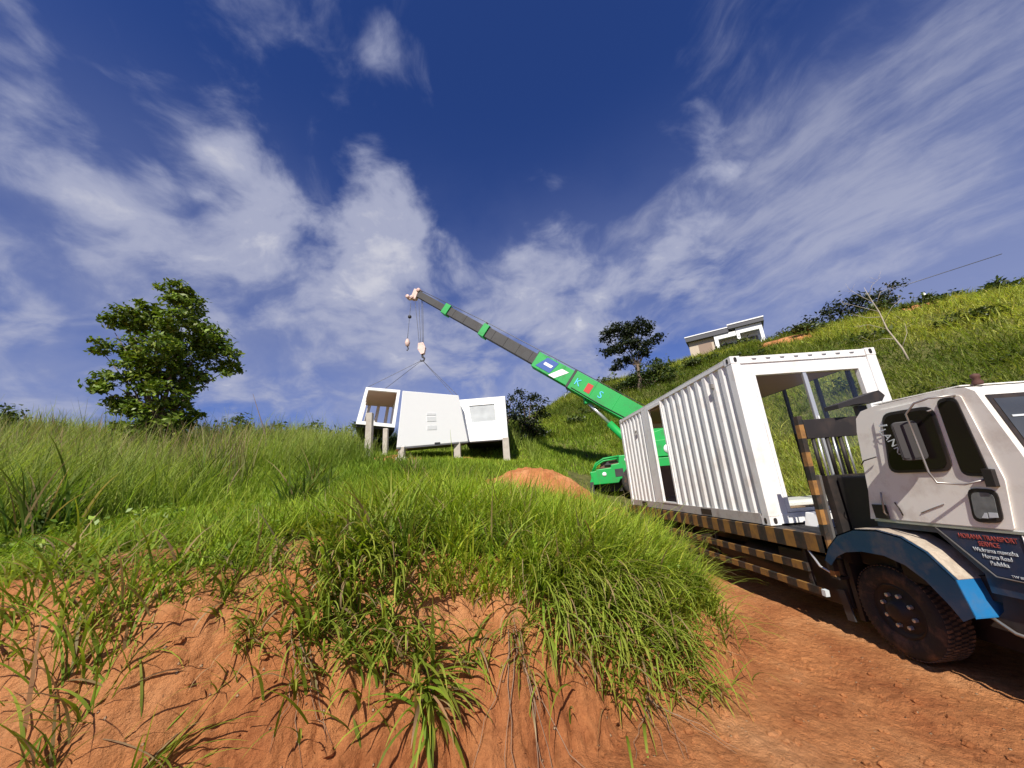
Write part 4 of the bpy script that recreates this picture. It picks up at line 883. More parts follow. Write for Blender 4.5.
def tree(name, label, cat, base, tops, blobs, dens, size, tint, tint2, r0, bark='bark', group=None, clus=.22, per=26):
    t = thing(name, label, cat, base, group); b = Vector(base)
    m = MB(); fork = b+Vector(tops[0])
    m.tube([b-Vector((0, 0, .3)), b.lerp(fork, .5)+Vector((r0*.5, 0, 0)), fork], [r0*1.3, r0, r0*.8], 10); m.build('trunk', M[bark], t)
    for (x, y, z, r) in blobs:
        e = fork.lerp(Vector((x, y, z)), .88); md = fork.lerp(e, .5)+Vector((rng.uniform(-.1, .1), rng.uniform(-.1, .1), rng.uniform(.0, .25)))*(e-fork).length*.4
        f0 = b.lerp(fork, rng.uniform(.55, 1.0)) if rng.uniform() < .6 else fork
        MB().tube([f0, md, e], [r0*.32, r0*.2, r0*.07], 6).build('limb', M[bark], t)
    leaves('crown', blobs, dens, size, tint, tint2, t, base, clus=clus, per=per); return t
def gz(x, y): return float(ground(np.array([x]), np.array([y]))[0])
rF = {'right': Vector((.99735615, -.01265081, -.0715588)), 'down': Vector((-.06551095, .2696336, -.96073203)), 'fwd': Vector((.03144869, .96287989, .26809196))}
def ring(base, sc, rows):
    """crown lobes: (across, up, radius, depth) in metres about the trunk base, across = at right angles to the line from the road"""
    b = Vector(base); f = Vector((b.x-CAM[0], b.y-CAM[1], 0)).normalized(); r = Vector((f.y, -f.x, 0)); out = []
    for (u, v, rad, dp) in rows: p = b+r*(u*sc)+Vector((0, 0, v*sc))+f*(dp*sc); out.append((p.x, p.y, p.z, rad*sc))
    return out
base = (-13.4, 4.62, gz(-13.4, 4.62)-.05)
rows = [(-.15, 5.35, .42, 0), (.25, 5.0, .55, .2), (-.75, 4.65, .32, 0), (-1.25, 4.25, .45, 0), (-1.75, 4.12, .28, .1), (-.5, 4.2, .65, .5), (.35, 4.2, .7, -.3), (1.0, 4.15, .55, .2), (1.45, 3.65, .55, 0), (1.95, 3.35, .32, .1), (1.6, 3.05, .28, -.2), (.6, 3.5, .6, .6), (-.3, 3.4, .65, -.4), (-1.1, 3.5, .42, .3), (-1.85, 3.35, .24, 0), (-1.3, 2.45, .42, .1), (-1.55, 2.25, .25, 0), (-.35, 2.55, .55, .2), (.2, 2.2, .55, -.2), (-.55, 1.95, .5, .3), (.1, 1.5, .6, 0), (.6, 1.55, .35, 0), (-.45, 1.3, .45, 0), (.75, 2.0, .22, 0), (.35, .95, .55, .2), (0, .6, .5, -.2), (1.05, 1.75, .18, 0), (-.1, 2.95, .5, 0), (.45, 2.75, .45, .2), (-.8, 2.9, .4, -.2), (1.1, 2.9, .3, 0), (.75, 2.5, .28, 0), (-1.0, 1.9, .35, 0), (-.7, 1.2, .35, 0)]
tree('leafy_tree', 'bushy green tree with a lopsided crown standing alone in the tall grass at left', 'tree', base, [(0.1, 0, 1.5)], ring(base, 1.0, [(u*.76, v*1.05+.1, r_*.96, d*.8) for u, v, r_, d in rows]), 95, .085, (.075, .13, .018), (.23, .29, .04), .11, clus=.15, per=32)
base = (8.3, 25.0, gz(8.3, 25.0)-.1)
rows = [(-2.3, 5.7, .7, 0), (-1.4, 6.3, .8, 0), (-.4, 6.1, 1.0, .5), (.7, 6.2, .9, 0), (1.5, 5.8, .8, 0), (-2.6, 4.2, .55, 0), (-1.6, 4.3, .8, 0), (-.5, 4.6, .9, 0), (.6, 4.6, .8, .5), (1.6, 4.4, .6, 0), (2.6, 4.6, .5, 0), (-1.5, 2.9, .6, 0), (-.5, 3.1, .55, 0), (.7, 3.6, .5, 0), (1.5, 3.6, .5, 0), (-1.9, 2.6, .4, 0)]
tree('spreading_tree', 'dark flat topped spreading tree on the ridge left of the hillside house', 'tree', base, [(.3, 0, 2.6)], ring(base, 1.0, [(u*.88, v*1.0, r_, d) for u, v, r_, d in rows]), 34, .15, (.012, .02, .008), (.035, .045, .014), .16, clus=.25, per=26)
def bush(label, x, y, rows, dens, size, t1, t2, name='shrub', group='shrubs on the skyline', sc=1., clus=.25, per=24):
    base = (x, y, gz(x, y)-.1); bl = ring(base, sc, rows)
    t = thing(name, label, 'shrub', base, group); m = MB()
    for (a, b, c, r) in bl: m.tube([base, ((base[0]+a)/2, (base[1]+b)/2, (base[2]+c)/2+.2), (a, b, c)], [.06*sc, .04*sc, .01], 5)
    m.build('stems', M['bark'], t); leaves('foliage', bl, dens, size, t1, t2, t, base, clus=clus, per=per); return t
G1, G2 = (.03, .055, .012), (.09, .12, .02); DK1, DK2 = (.014, .022, .009), (.04, .05, .014)
bush('round leafy bush growing beneath the spreading tree on the ridge', 9.2, 25.0, [(-1.6, .7, .8, 0), (-.6, 1.2, 1.0, 0), (.5, 1.8, 1.0, 0), (1.4, 2.0, .8, 0), (0, .6, 1.1, 0), (1.6, 1.0, .9, 0), (-2.4, .3, .5, 0)], 16, .15, (.025, .045, .01), (.07, .10, .018))
bush('dark dense bush rising behind the right end of the white house modules', -2.3, 17.6, [(.0, 2.9, .75, 0), (.5, 3.4, .6, 0), (-.4, 2.2, .7, .3), (.5, 2.2, .9, 0), (.2, 1.3, .9, 0), (-.5, .8, .8, 0), (.8, 1.1, .6, 0), (-.1, 3.8, .45, 0), (1.1, 2.9, .5, 0), (1.2, 1.9, .45, 0)], 26, .12, DK1, DK2, sc=.95)
bush('thin dark sapling tops just right of the windowed module', -3.6, 18.3, [(0, 2.6, .35, 0), (.5, 2.9, .35, 0), (.2, 1.9, .5, 0), (-.3, 1.4, .5, 0)], 24, .12, DK1, DK2)
bush('twiggy dark green shrub on the ridge above the container', 27.0, 24.6, [(-1.2, 1.0, .7, 0), (0, 1.6, .8, 0), (1.2, 1.7, .9, 0), (2.4, 1.3, .9, 0), (-2.4, .5, .6, 0), (.5, .6, 1.1, 0), (3.4, 1.0, .6, 0), (-3.2, .5, .7, 0), (1.8, .3, 1.2, 0), (-1.2, .1, 1.0, 0)], 13, .17, DK1, (.06, .07, .02), clus=.38, sc=1.15)
bush('spreading shrub on the ridge right of the red soil scar', 29.7, 22.8, [(-.6, 1.7, .6, 0), (.4, 2.1, .6, 0), (1.4, 2.4, .6, 0), (.4, 1.1, .8, 0), (-1.4, 1.1, .6, 0)], 9, .17, DK1, (.05, .06, .018), clus=.38)
bush('small dark palm like bush high on the right skyline', 33.2, 18.2, [(-1.0, .8, .4, 0), (0, 1.4, .45, 0), (.8, 1.0, .4, 0), (-.2, .7, .6, 0), (1.6, .8, .35, 0)], 12, .2, (.012, .03, .012), (.03, .06, .02), clus=.3)
bush('low dark bush on the skyline left of the palm like one', 32.2, 20.6, [(-.8, .6, .4, 0), (0, .9, .5, 0), (.9, .6, .5, 0)], 12, .18, (.012, .03, .012), (.03, .06, .02), clus=.3)
bush('leafy shrub at the far left edge of the meadow skyline', -19.6, 6.6, [(0, 1.6, .5, 0), (-.6, 1.2, .6, 0), (.5, 1.0, .5, 0), (-1.2, .8, .6, 0), (0, .5, .7, 0)], 26, .11, G1, G2)
bush('low green bush in the grass left of the house modules', -11.3, 16.0, [(-.8, .9, .5, 0), (0, 1.1, .5, 0), (.9, .9, .4, 0), (-1.8, .6, .45, 0), (-2.9, .7, .4, 0)], 22, .11, G1, G2)
for lab, az, r, sc in (('low bush in the skyline grass just right of the leafy tree', -38.5, 21, 1.0), ('dark low bush on the skyline midway between tree and house', -31.5, 23, 1.1), ('rounded bush on the skyline behind the long dry stalk', -34.8, 24, .9), ('low bush on the skyline shortly left of the house modules', -26.0, 23.5, 1.0)):
    a = math.radians(az); bush(lab, CAM[0]+r*math.sin(a), CAM[1]+r*math.cos(a), [(rng.uniform(-1.6, 1.6), rng.uniform(.9, 1.75), rng.uniform(.35, .6), rng.uniform(-.5, .5)) for _ in range(7)], 22, .12, G1, (.10, .12, .03), sc=sc)
for lab, x, y, h in (('dark spiky tuft standing up in the meadow left of the big clump', -9.4, 1.6, .95), ('tall wide bladed tuft in the meadow at the far left', -9.6, -.6, .9), ('spiky tuft in the meadow in line with the dry stalk', -8.2, 3.4, .85), ('coarse tuft in the grass below the house pillars', -6.4, 5.2, .8), ('coarse tall tuft in the grass left of the soil heap', -4.9, 3.6, .75), ('wide bladed tuft left of centre in the bright grass', -6.9, .3, .75)):
    clump('tall_tuft', lab, x, y, 110, h, .028, .22, .5, (.07, .12, .018), (.2, .25, .05), .12, None, math.pi, .14, group='coarse tufts in the meadow')
# scattered low scrub on the hill, one by one
scr = [(14.5, 30, 40), (20.5, 36.0, 33), (12, 27, 36), (22, 27, 30), (33, 41, 29), (44, 38, 24), (48, 30, 27), (52, 36, 25), (55, 30, 20), (57, 24, 14), (53, 22, 18), (46, 24, 22), (37, 33, 31), (41, 43, 33), (49, 42, 29), (58, 40, 25), (31, 36, 28), (26, 41, 31), (18, 42, 26), (35, 43, 38), (56, 17, 21)]
where = ['left of the boom shadow', 'under the ridge', 'behind the crane', 'beside the boom', 'below the hillside house', 'above the container', 'beside the bare tree', 'right of the bare tree', 'above the cab roof', 'just behind the cab', 'above the windscreen', 'above the truck gap', 'below the ridge shrub', 'beside the left soil scar', 'beneath the right soil scar', 'near the right skyline', 'below the house porch', 'left of the house', 'near the spreading tree', 'right of the house', 'at the right edge']
for k, (az, r, dx) in enumerate(scr):
    a = math.radians(az); x, y = CAM[0]+r*math.sin(a), CAM[1]+r*math.cos(a); s = r*.022
    rows = [(rng.uniform(-1.5, 1.5), rng.uniform(.1, .7), rng.uniform(.5, .95), rng.uniform(-.8, .8)) for _ in range(5)]
    bush('low scrub bush on the hillside '+where[k], x, y, rows, 14, .006*r*.7+.03, (.035, .06, .014), (.12, .14, .03), 'scrub_bush', 'low scrub bushes on the hillside', s, .3, 20)
# bare pale tree on the hillside
bx, by = 16.15, 10.85; bz = gz(bx, by); bt = thing('bare_tree', 'leafless pale thin tree leaning on the hillside above the cab', 'tree', (bx, by, bz))
f = Vector((bx-CAM[0], by-CAM[1], 0)).normalized(); rr = Vector((f.y, -f.x, 0))
def bq(u, v, d=0): p = Vector((bx, by, bz))+rr*u+f*d+Vector((0, 0, v)); return (p.x, p.y, p.z)
MB().tube([bq(0, -.2), bq(-.1, .8), bq(-.35, 1.9), bq(-.4, 2.9), bq(-.55, 3.9), bq(-.6, 4.4)], [.045, .04, .032, .025, .015, .008], 7).build('trunk', M['palebark'], bt)
for (a, b, c) in (((-.1, .8), (.25, 1.5), (.3, 2.1)), ((-.35, 1.9), (-.9, 2.3), (-1.5, 2.4)), ((-.38, 2.3), (.1, 2.9), (.5, 3.2)), ((-.4, 2.9), (-1.0, 3.4), (-1.6, 3.9)), ((-.45, 3.2), (-.1, 3.8), (.4, 4.1)), ((-.5, 3.5), (-.9, 4.1), (-1.2, 4.6)), ((-.2, 1.3), (-.6, 1.5), (-1.2, 1.5)), ((-.4, 2.6), (-.9, 2.7), (-1.3, 3.1)), ((-.55, 3.9), (-.3, 4.4), (.1, 4.7))):
    MB().tube([bq(*a), bq(*b, rng.uniform(-.3, .3)), bq(*c, rng.uniform(-.5, .5))], [.016, .010, .004], 5).build('branch', M['palebark'], bt)
    for q in range(3):
        u = rng.uniform(.2, 1); s0 = (b[0]+(c[0]-b[0])*u, b[1]+(c[1]-b[1])*u); MB().tube([bq(*s0), bq(s0[0]+rng.uniform(-.35, .35), s0[1]+rng.uniform(.1, .45), rng.uniform(-.2, .2))], [.006, .003], 4).build('twig', M['palebark'], bt)
wire = MB().tube([(28.6, 24.2, 15.9), (31, 22, 16.1), (36, 18.5, 16.7)], .03, 5); o = wire.build('overhead_wire', M['rope']); tag(o, 'thin overhead wire crossing the sky above the ridge', 'wire')
o = MB().tube([(31.3, 20.6, 13.9), (31.3, 20.6, 14.5), (31.3, 20.6, 14.85)], [.14, .15, .03], 8); o = o.build('white_post', M['whitehouse']); tag(o, 'small white marker on the right skyline beside a low bush', 'marker')
# tall reed stalk and plumes in the meadow
def stalk(name, label, x, y, h, lean, r, n=1):
    z = gz(x, y); o = MB().tube([(x, y, z-.1), (x+lean*.3, y, z+h*.5), (x+lean, y, z+h)], [r, r*.8, r*.25], 5).build(name, M['bark'], None, off=(x, y, z)); o.location = (x, y, z); return tag(o, label, 'stalk')
stalk('dry_stalk', 'long thin dry stalk leaning left out of the meadow between tree and house', -10.7, 5.5, 2.6, -.75, .022)
def plume_mass():
    x, y, r, az = pts_polar(5200, -62, -8, 9.5, 24, .9); k = (keep_out(x, y)) & ~((x > -12.3) & (x < -2) & (y > 7)) & (((az < -34) & (r > 9.5)) | (r > 14)); x, y = x[k], y[k]; n = len(x); z = ground(x, y); h = rng.uniform(1.0, 1.75, n)
    t = mixc(cols(n, (.32, .25, .13)), cols(n, (.42, .27, .2)), rng.uniform(0, 1, n)); g = cols(n, (.16, .18, .05))
    o = blades('seed_stalks', np.stack([x, y, z], 1), h, .011*np.hypot(x-CAM[0], y-CAM[1])*.16+.004, 5, g, .1, .22, tint_tip=t); tag(o, 'pinkish straw coloured seed plumes above the tall grass along the left skyline', 'grass', None, 'stuff')
plume_mass()
# ------------------------------------------------------------------ clumps on the cut bank
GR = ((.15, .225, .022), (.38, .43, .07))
CL = [('thin fringe of grass along the bank edge above the small sprig', -5.55, -2.62, 110, .36, .011, .6, .9, .15, None, .16),
      ('fringe of grass over the bank edge at the far left', -6.55, -2.88, 140, .40, .011, .5, .9, .15, None, .2),
      ('bushy overhanging clump filling the edge right of the middle notch', -3.25, -2.05, 360, .58, .013, .5, 1.0, .1, None, .17),
      ('dense overhanging clump between the nose clump and the corner clump', -2.7, -1.9, 360, .58, .013, .5, 1.0, .1, None, .18),
      ('big drooping grass clump spilling over the bank edge, left of centre', -4.98, -2.62, 420, .58, .016, .35, 1.0, .12, None, .16),
      ('dark thick grass clump beside the big one, nearer the middle', -4.62, -2.58, 300, .52, .015, .45, 1.1, .12, None, .14),
      ('low spreading clump with broad leaves halfway down the bank', -4.36, -2.76, 120, .42, .020, .95, .75, .1, None, .05),
      ('tall tangled grass clump at the far left of the bank', -6.15, -3.10, 130, .50, .011, .30, .55, .22, None, .12),
      ('clump with leaves pointing right at the bottom left of the bank', -5.62, -3.28, 60, .40, .011, .75, .5, .12, None, .04),
      ('bent grass tuft at the bottom left corner, right of the tall tangled one', -6.0, -3.30, 80, .40, .012, .7, .7, .3, None, .08),
      ('small sprig of grass in the bare red soil between the left clumps', -5.62, -2.86, 45, .26, .011, .7, .7, .15, None, .03),
      ('loose thin tuft on the bank just left of the big drooping clump', -5.40, -2.92, 60, .30, .010, .6, .8, .35, None, .05),
      ('grass clump hanging down the bank right of centre', -3.45, -2.36, 300, .60, .014, .55, 1.15, .12, None, .14),
      ('long drooping clump near the nose of the bank', -2.98, -2.22, 380, .66, .014, .5, 1.15, .12, None, .16),
      ('rightmost overhanging clump at the corner of the bank beside the truck', -2.45, -1.95, 380, .62, .013, .5, 1.05, .12, None, .16),
      ('feathery clump on the bank corner facing the striped rails', -1.95, -1.35, 360, .66, .012, .45, .9, .12, None, .18),
      ('tall clump leaning towards the truck bed from the bank corner', -1.62, -.45, 300, .70, .012, .45, .8, .12, None, .18),
      ('small tuft in the middle notch of bare soil', -4.05, -2.56, 50, .34, .013, .8, .8, .2, None, .04),
      ('thin hanging tuft under the centre edge of the bank', -3.74, -2.52, 60, .40, .010, .7, 1.2, .3, None, .05),
      ('pale grass tuft on the left edge of the bank top', -6.75, -2.95, 120, .42, .012, .5, .7, .15, None, .12),
      ('grass tuft growing up from the bank top above the big clump', -4.75, -2.25, 260, .62, .013, .3, .7, .1, None, .18),
      ('upright tuft on the bank top near the middle notch', -3.9, -1.85, 220, .62, .013, .3, .7, .1, None, .16),
      ('thick tuft on the bank top right of centre', -3.1, -1.7, 320, .66, .013, .35, .8, .1, None, .17),
      ('dense tuft on the bank top beside the feathery corner clump', -2.35, -1.1, 320, .66, .013, .35, .8, .1, None, .2)]
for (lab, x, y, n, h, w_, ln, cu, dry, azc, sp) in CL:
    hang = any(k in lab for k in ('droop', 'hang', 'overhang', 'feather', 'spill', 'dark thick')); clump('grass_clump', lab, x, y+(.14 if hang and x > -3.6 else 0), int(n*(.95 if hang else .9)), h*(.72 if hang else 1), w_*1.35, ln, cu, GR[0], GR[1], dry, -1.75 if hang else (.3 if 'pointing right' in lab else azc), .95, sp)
# dead stalks and roots trailing down the bank
def trail(x, y, n, L, label, name='dead_roots'):
    m = MB()
    for k in range(n):
        px, py = x+rng.normal(0, .05), y+rng.normal(0, .03); a = rng.normal(-1.35, .35); pts = []
        for s in np.linspace(0, 1, 9):
            xx = px+math.cos(a)*L*s+rng.normal(0, .012); yy = py+math.sin(a)*L*s*.75; pts.append((xx, yy, gz(xx, yy)+.015+.05*math.sin(math.pi*s)*rng.uniform(.3, 1)))
        m.tube(pts, [.0035, .0035, .003, .003, .0025, .002, .002, .0015, .001], 4)
    o = m.build(name, mat('dry_root_'+str(len(bpy.data.materials)), (.26, .17, .11), .9), None, off=(x, y, gz(x, y))); o.location = (x, y, gz(x, y)); return tag(o, label, 'roots', 'dead roots trailing down the bank')
trail(-3.72, -2.5, 7, .85, 'long dead grass stems trailing down the middle of the bank'); trail(-5.15, -2.85, 4, .4, 'dry roots hanging under the big left clump'); trail(-2.8, -2.3, 6, .7, 'dead stems hanging under the long clump near the bank nose')

# stones and clods
def stone(x, y, r, k):
    bm = bmesh.new(); bmesh.ops.create_icosphere(bm, subdivisions=2, radius=r)
    for v in bm.verts: q = v.co.normalized(); v.co *= 1+.28*(math.sin(q.x*5+k)*math.cos(q.y*4+k*2)+.5*math.sin(q.z*9+k)); v.co.z *= .7
    me = bpy.data.meshes.new('stone'); bm.to_mesh(me); bm.free(); return me
def stones():
    n = 2600; x = rng.uniform(-7, -.2, n); y = rng.uniform(-4.6, -1.2, n); s = bank_t(x, y); k = s < -.06; x, y = x[k], y[k]; z = ground(x, y); vs = []; fs = []; b = 0
    ms = [stone(0, 0, 1, k) for k in range(5)]
    for i in range(len(x)):
        me = ms[i % 5]; r = .003+.032*rng.uniform(0, 1)**5; c = math.cos(i*1.7); s_ = math.sin(i*1.7)
        for v in me.vertices: vs.append((x[i]+r*(v.co.x*c-v.co.y*s_), y[i]+r*(v.co.x*s_+v.co.y*c), z[i]+r*(v.co.z+.2)))
        for p in me.polygons: fs.append([b+q for q in p.vertices])
        b += len(me.vertices)
    me = bpy.data.meshes.new('soil_crumbs'); me.from_pydata(vs, [], fs); o = link('soil_crumbs', me, None, M['soil']); tag(o, 'small clods and pebbles of red earth on the bank and road', 'pebbles', None, 'stuff')
    for q in ms: bpy.data.meshes.remove(q)
stones()

def litter():
    n = 9000; x = rng.uniform(-8.5, -1.0, n); y = rng.uniform(-3.8, 2.0, n); s = bank_t(x, y); k = (s > -.32) & (s < .5) & (rng.uniform(0, 1, n) < np.clip(.25+fbm(x*1.8, y*1.8, 3, 77)*2.2, .02, 1)); x, y = x[k], y[k]; n = len(x); z = ground(x, y)+.006
    t = mixc(cols(n, (.30, .20, .11)), cols(n, (.50, .38, .22)), rng.uniform(0, 1, n))
    o = blades('straw_litter', np.stack([x, y, z], 1), rng.uniform(.05, .26, n), rng.uniform(.003, .007, n), 3, t, 1.42, .12); tag(o, 'dry straw litter and dead blades lying along the edge of the bank', 'straw', None, 'stuff')
    n = 420; x = rng.uniform(-9, -1.2, n); y = rng.uniform(-3.2, 3.5, n); s = bank_t(x, y); k = (s > -.15) & (rng.uniform(0, 1, n) < np.clip(.15+fbm(x*.9, y*.9, 3, 88)*2.5, 0, 1)); x, y = x[k], y[k]; z = ground(x, y)
    bl = [(x[i], y[i], z[i]+rng.uniform(.05, .30), .09) for i in range(len(x))]
    o = leaves('weeds', bl, 60, .04, (.12, .20, .02), (.26, .34, .04), None, (0, 0, 0), clus=.16, per=9, aspect=1.4); tag(o, 'small broad leaved weeds growing among the grass near the bank edge', 'weeds', None, 'stuff')
litter()
BLOBS = [(-0.4869, 0.6149, 0.6203, 0.9935, 0.11), (-0.4898, 0.5381, 0.6859, 0.9964, 0.055), (-0.4817, 0.6624, 0.5738, 0.9908, 0.055), (-0.2907, 0.5907, 0.7527, 0.9944, 0.066), (-0.2744, 0.7347, 0.6204, 0.9831, 0.0935), (-0.2285, 0.659, 0.7166, 0.9963, 0.044), (-0.1586, 0.5268, 0.8351, 0.9946, 0.121), (-0.3671, 0.6051, 0.7065, 0.9971, 0.033), (-0.138, 0.7684, 0.6249, 0.999, 0.0275), (-0.6686, 0.452, 0.5905, 0.997, 0.055), (-0.6532, 0.5204, 0.55, 0.9952, 0.055), (-0.6375, 0.587, 0.4991, 0.9895, 0.055), (-0.7079, 0.5083, 0.4905, 0.9919, 0.033), (-0.7132, 0.6032, 0.3571, 0.8911, 0.033), (-0.5376, 0.7241, 0.4322, 0.9069, 0.0275), (-0.3942, 0.7826, 0.4818, 0.9155, 0.0495), (-0.0136, 0.8762, 0.4817, 0.8607, 0.0825), (0.3204, 0.7956, 0.5142, 0.9059, 0.0935), (0.4384, 0.6942, 0.5708, 0.9722, 0.066), (0.5667, 0.6771, 0.4694, 0.974, 0.088), (-0.1836, 0.8037, 0.566, 0.955, 0.044), (-0.6557, 0.3543, 0.6667, 0.998, 0.11), (-0.4228, 0.4382, 0.7932, 0.9924, 0.088), (-0.5735, 0.4635, 0.6755, 0.9969, 0.044), (-0.6817, 0.424, 0.5962, 0.9957, 0.066), (-0.5706, 0.5507, 0.6092, 0.9977, 0.055), (0.1259, 0.6031, 0.7877, 0.9151, -0.1375), (-0.019, 0.7201, 0.6936, 0.982, -0.088), (-0.6272, 0.4134, 0.6601, 0.9859, -0.066), (-0.3503, 0.5253, 0.7754, 0.9971, -0.055), (-0.5421, 0.4387, 0.7167, 0.9909, -0.055), (-0.3692, 0.6588, 0.6555, 0.9983, -0.055), (-0.5424, 0.5049, 0.6715, 0.998, -0.033), (-0.0258, 0.5112, 0.8591, 0.9834, -0.055), (-0.7369, 0.5576, 0.3821, 0.9984, -0.077), (-0.5451, 0.7696, 0.3326, 0.9971, -0.077), (0.319, 0.5167, 0.7945, 0.9817, -0.055), (0.6642, 0.5133, 0.5434, 0.857, -0.11)]
WISPS = [(0.4449, 0.566, 0.6941, 0.9751, 0.0375), (0.5671, 0.4895, 0.6624, 0.9886, 0.06), (0.7023, 0.5122, 0.4945, 0.9616, 0.075), (0.7505, 0.4288, 0.5029, 0.9759, 0.09), (0.7316, 0.3651, 0.5758, 0.9927, 0.06), (0.5118, 0.6726, 0.5344, 0.9387, 0.09), (0.7017, 0.5762, 0.4191, 0.9753, 0.06), (0.1683, 0.5866, 0.7922, 0.9406, -0.165), (-0.0154, 0.6906, 0.723, 0.9616, -0.15), (-0.5538, 0.4554, 0.697, 0.9421, -0.09), (-0.287, 0.5079, 0.8122, 0.9751, -0.09), (0.3433, 0.6313, 0.6954, 0.9872, -0.045)]
SKYMUL = (.33, .50, 1.02)
# ------------------------------------------------------------------ sky, sun, camera
SUN_AZ, SUN_EL = math.radians(-14), math.radians(44)
w = bpy.data.worlds.new('World'); scene.world = w; w.use_nodes = True; N = w.node_tree.nodes; L = w.node_tree.links
bg = N['Background']; bg.inputs['Strength'].default_value = .075
sky = N.new('ShaderNodeTexSky'); sky.sky_type = 'NISHITA'; sky.sun_disc = False; sky.sun_elevation = SUN_EL; sky.sun_rotation = math.pi-SUN_AZ; sky.altitude = 600; sky.dust_density = .6; sky.ozone_density = 3.0
def vm(op, a, b=None, c=None):
    n = N.new('ShaderNodeVectorMath'); n.operation = op
    for i, v in enumerate((a, b, c)):
        if v is None: continue
        if isinstance(v, tuple): n.inputs[i].default_value = v
        else: L.new(v, n.inputs[i])
    return n.outputs['Value'] if op == 'DOT_PRODUCT' else n.outputs[0]
def mt(op, a, b=0., c=None, clamp=False):
    n = N.new('ShaderNodeMath'); n.operation = op; n.use_clamp = clamp
    for i, v in enumerate((a, b, c)):
        if v is None: continue
        if isinstance(v, (int, float)): n.inputs[i].default_value = v
        else: L.new(v, n.inputs[i])
    return n.outputs[0]
def mrg(v, a, b, c, d, smooth=True):
    n = N.new('ShaderNodeMapRange'); n.interpolation_type = 'SMOOTHSTEP' if smooth else 'LINEAR'
    L.new(v, n.inputs[0])
    for i, q in enumerate((a, b, c, d)): n.inputs[i+1].default_value = q
    return n.outputs[0]
def cmix(f, a, b, mode='MIX'):
    n = N.new('ShaderNodeMix'); n.data_type = 'RGBA'; n.blend_type = mode
    if isinstance(f, float): n.inputs['Factor'].default_value = f
    else: L.new(f, n.inputs['Factor'])
    for nm, v in (('A', a), ('B', b)):
        if isinstance(v, tuple): n.inputs[nm].default_value = (*v, 1)
        else: L.new(v, n.inputs[nm])
    return n.outputs['Result']
tc = N.new('ShaderNodeTexCoord'); D = vm('NORMALIZE', tc.outputs['Generated']); sx = N.new('ShaderNodeSeparateXYZ'); L.new(D, sx.inputs[0])
zz = mt('MAXIMUM', mt('ADD', sx.outputs[2], .42), .3); cb = N.new('ShaderNodeCombineXYZ'); L.new(mt('DIVIDE', sx.outputs[0], zz), cb.inputs[0]); L.new(mt('DIVIDE', sx.outputs[1], zz), cb.inputs[1])
def nz(vec, sc, det, ro, dist=0, st=None, off=(0, 0, 0)):
    mp = N.new('ShaderNodeMapping'); L.new(vec, mp.inputs[0]); mp.inputs['Location'].default_value = off
    if st:
        m0 = N.new('ShaderNodeMapping'); m0.inputs['Rotation'].default_value = (0, 0, st[0]); L.new(vec, m0.inputs[0]); L.new(m0.outputs[0], mp.inputs[0]); mp.inputs['Scale'].default_value = (st[1], st[2], 1)
    n = N.new('ShaderNodeTexNoise'); n.inputs['Scale'].default_value = sc; n.inputs['Detail'].default_value = det; n.inputs['Roughness'].default_value = ro; n.inputs['Distortion'].default_value = dist; L.new(mp.outputs[0], n.inputs['Vector']); return n.outputs['Fac']
P2 = cb.outputs[0]
wv = N.new('ShaderNodeTexNoise'); wv.inputs['Scale'].default_value = 2.2; wv.inputs['Detail'].default_value = 3; L.new(P2, wv.inputs['Vector'])
PW = vm('MULTIPLY_ADD', vm('SUBTRACT', wv.outputs['Color'], (.5, .5, .5)), (.28, .28, .28), P2)
puff = nz(PW, 5.2, 10, .56, 0, off=(3.1, 1.7, .4)); fine = nz(PW, 17., 8, .6, 0, off=(1.1, 4.7, .4))
wisp = nz(PW, 3.6, 9, .6, 0, st=(math.radians(60), .6, 2.0), off=(.4, 2.2, 0))
# banks of cloud and clear gaps, each a direction in the sky
def bank(lst):
    b = None
    for (dx, dy, dz, cosr, amp) in lst:
        g = mt('MULTIPLY', mrg(vm('DOT_PRODUCT', D, (dx, dy, dz)), cosr, 1., 0., 1.), amp); b = g if b is None else mt('ADD', b, g)
    return b
bias = bank(BLOBS); wb = bank(WISPS)
nm = mt('ADD', mt('MULTIPLY', puff, .85), mt('MULTIPLY', fine, .15))
dens = mrg(mt('ADD', nm, bias), .50, .74, 0., 1.)
dw = mt('MULTIPLY', mrg(mt('ADD', mt('ADD', mt('MULTIPLY', wisp, .8), mt('MULTIPLY', fine, .2)), wb), .48, .80, 0., 1.), .62)
veil = nz(P2, 1.9, 5, .5, 0, off=(2.3, .6, 0)); low = mrg(sx.outputs[2], .18, .80, .96, 0.)

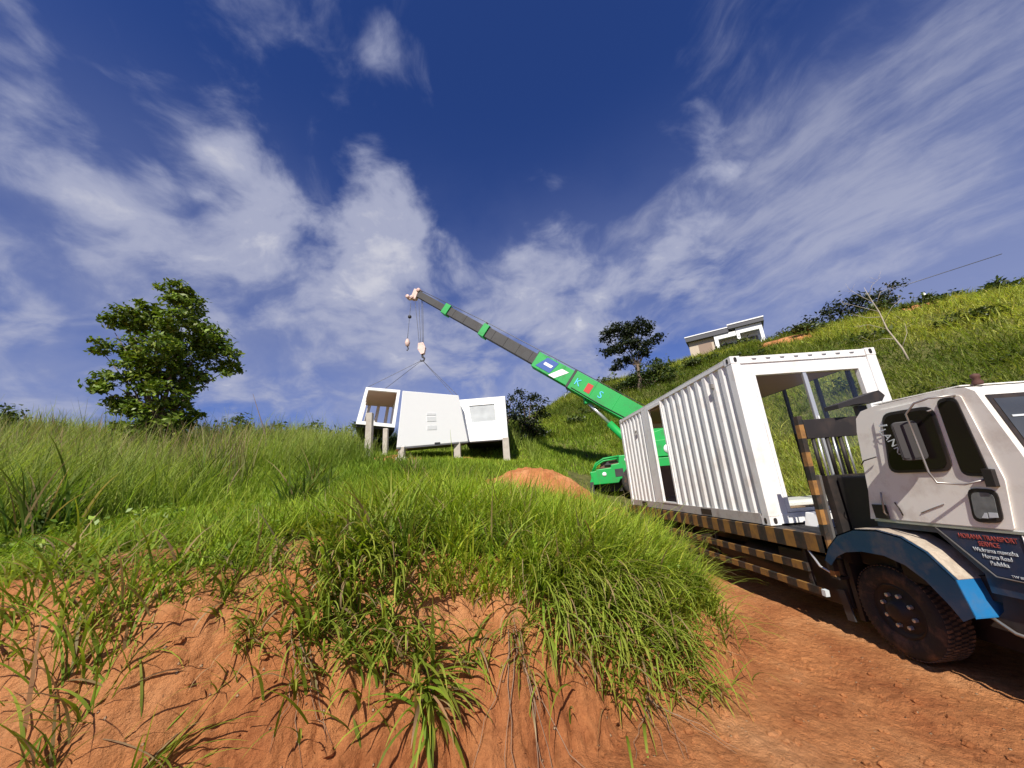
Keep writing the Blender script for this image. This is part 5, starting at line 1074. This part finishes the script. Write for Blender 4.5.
vl = mt('MULTIPLY', low, mrg(mt('ADD', mt('MULTIPLY', veil, .7), mt('MULTIPLY', puff, .3)), .30, .54, .22, .86))
d2 = mt('MAXIMUM', dens, dw); dens0 = d2; dens = mt('SUBTRACT', 1., mt('MULTIPLY', mt('SUBTRACT', 1., d2), mt('SUBTRACT', 1., vl)))
thick = mrg(mt('ADD', nm, mt('MULTIPLY', bias, .75)), .60, .84, 0., 1.)
thick = mt('MAXIMUM', thick, mt('MAXIMUM', mt('MULTIPLY', dw, .75), mt('MULTIPLY', dens0, .35))); ccol = cmix(thick, (3.0, 3.4, 5.3), (6.8, 6.8, 7.5))
skyc = cmix(1., sky.outputs[0], SKYMUL, 'MULTIPLY')
fin = cmix(mt('MULTIPLY', dens, .9), skyc, ccol)
L.new(fin, bg.inputs['Color'])
sd = bpy.data.lights.new('sun', 'SUN'); sd.energy = 5.0; sd.angle = math.radians(.55); sd.color = (1, .94, .84); so = bpy.data.objects.new('sun', sd); COL.objects.link(so)
tosun = Vector((math.sin(SUN_AZ)*math.cos(SUN_EL), -math.cos(SUN_AZ)*math.cos(SUN_EL), math.sin(SUN_EL))); so.rotation_euler = tosun.to_track_quat('Z', 'Y').to_euler(); so.location = tosun*60
cd = bpy.data.cameras.new('camera'); cam = bpy.data.objects.new('camera', cd); COL.objects.link(cam); cd.sensor_width = 36; cd.lens = 362/1024*36; cd.clip_start = .05; cd.clip_end = 4000
R = ((0.99735615, -0.01265081, -0.0715588), (-0.06551095, 0.2696336, -0.96073203), (0.03144869, 0.96287989, 0.26809196))
cam.matrix_world = Matrix(((R[0][0], -R[1][0], -R[2][0], CAM[0]), (R[0][1], -R[1][1], -R[2][1], CAM[1]), (R[0][2], -R[1][2], -R[2][2], CAM[2]), (0, 0, 0, 1)))
scene.camera = cam
scene.view_settings.view_transform = 'Standard'; scene.view_settings.look = 'None'; scene.view_settings.exposure = .4; scene.view_settings.gamma = 1; scene.view_settings.use_curve_mapping = False
scene.cycles.max_bounces = 6; scene.cycles.transparent_max_bounces = 12
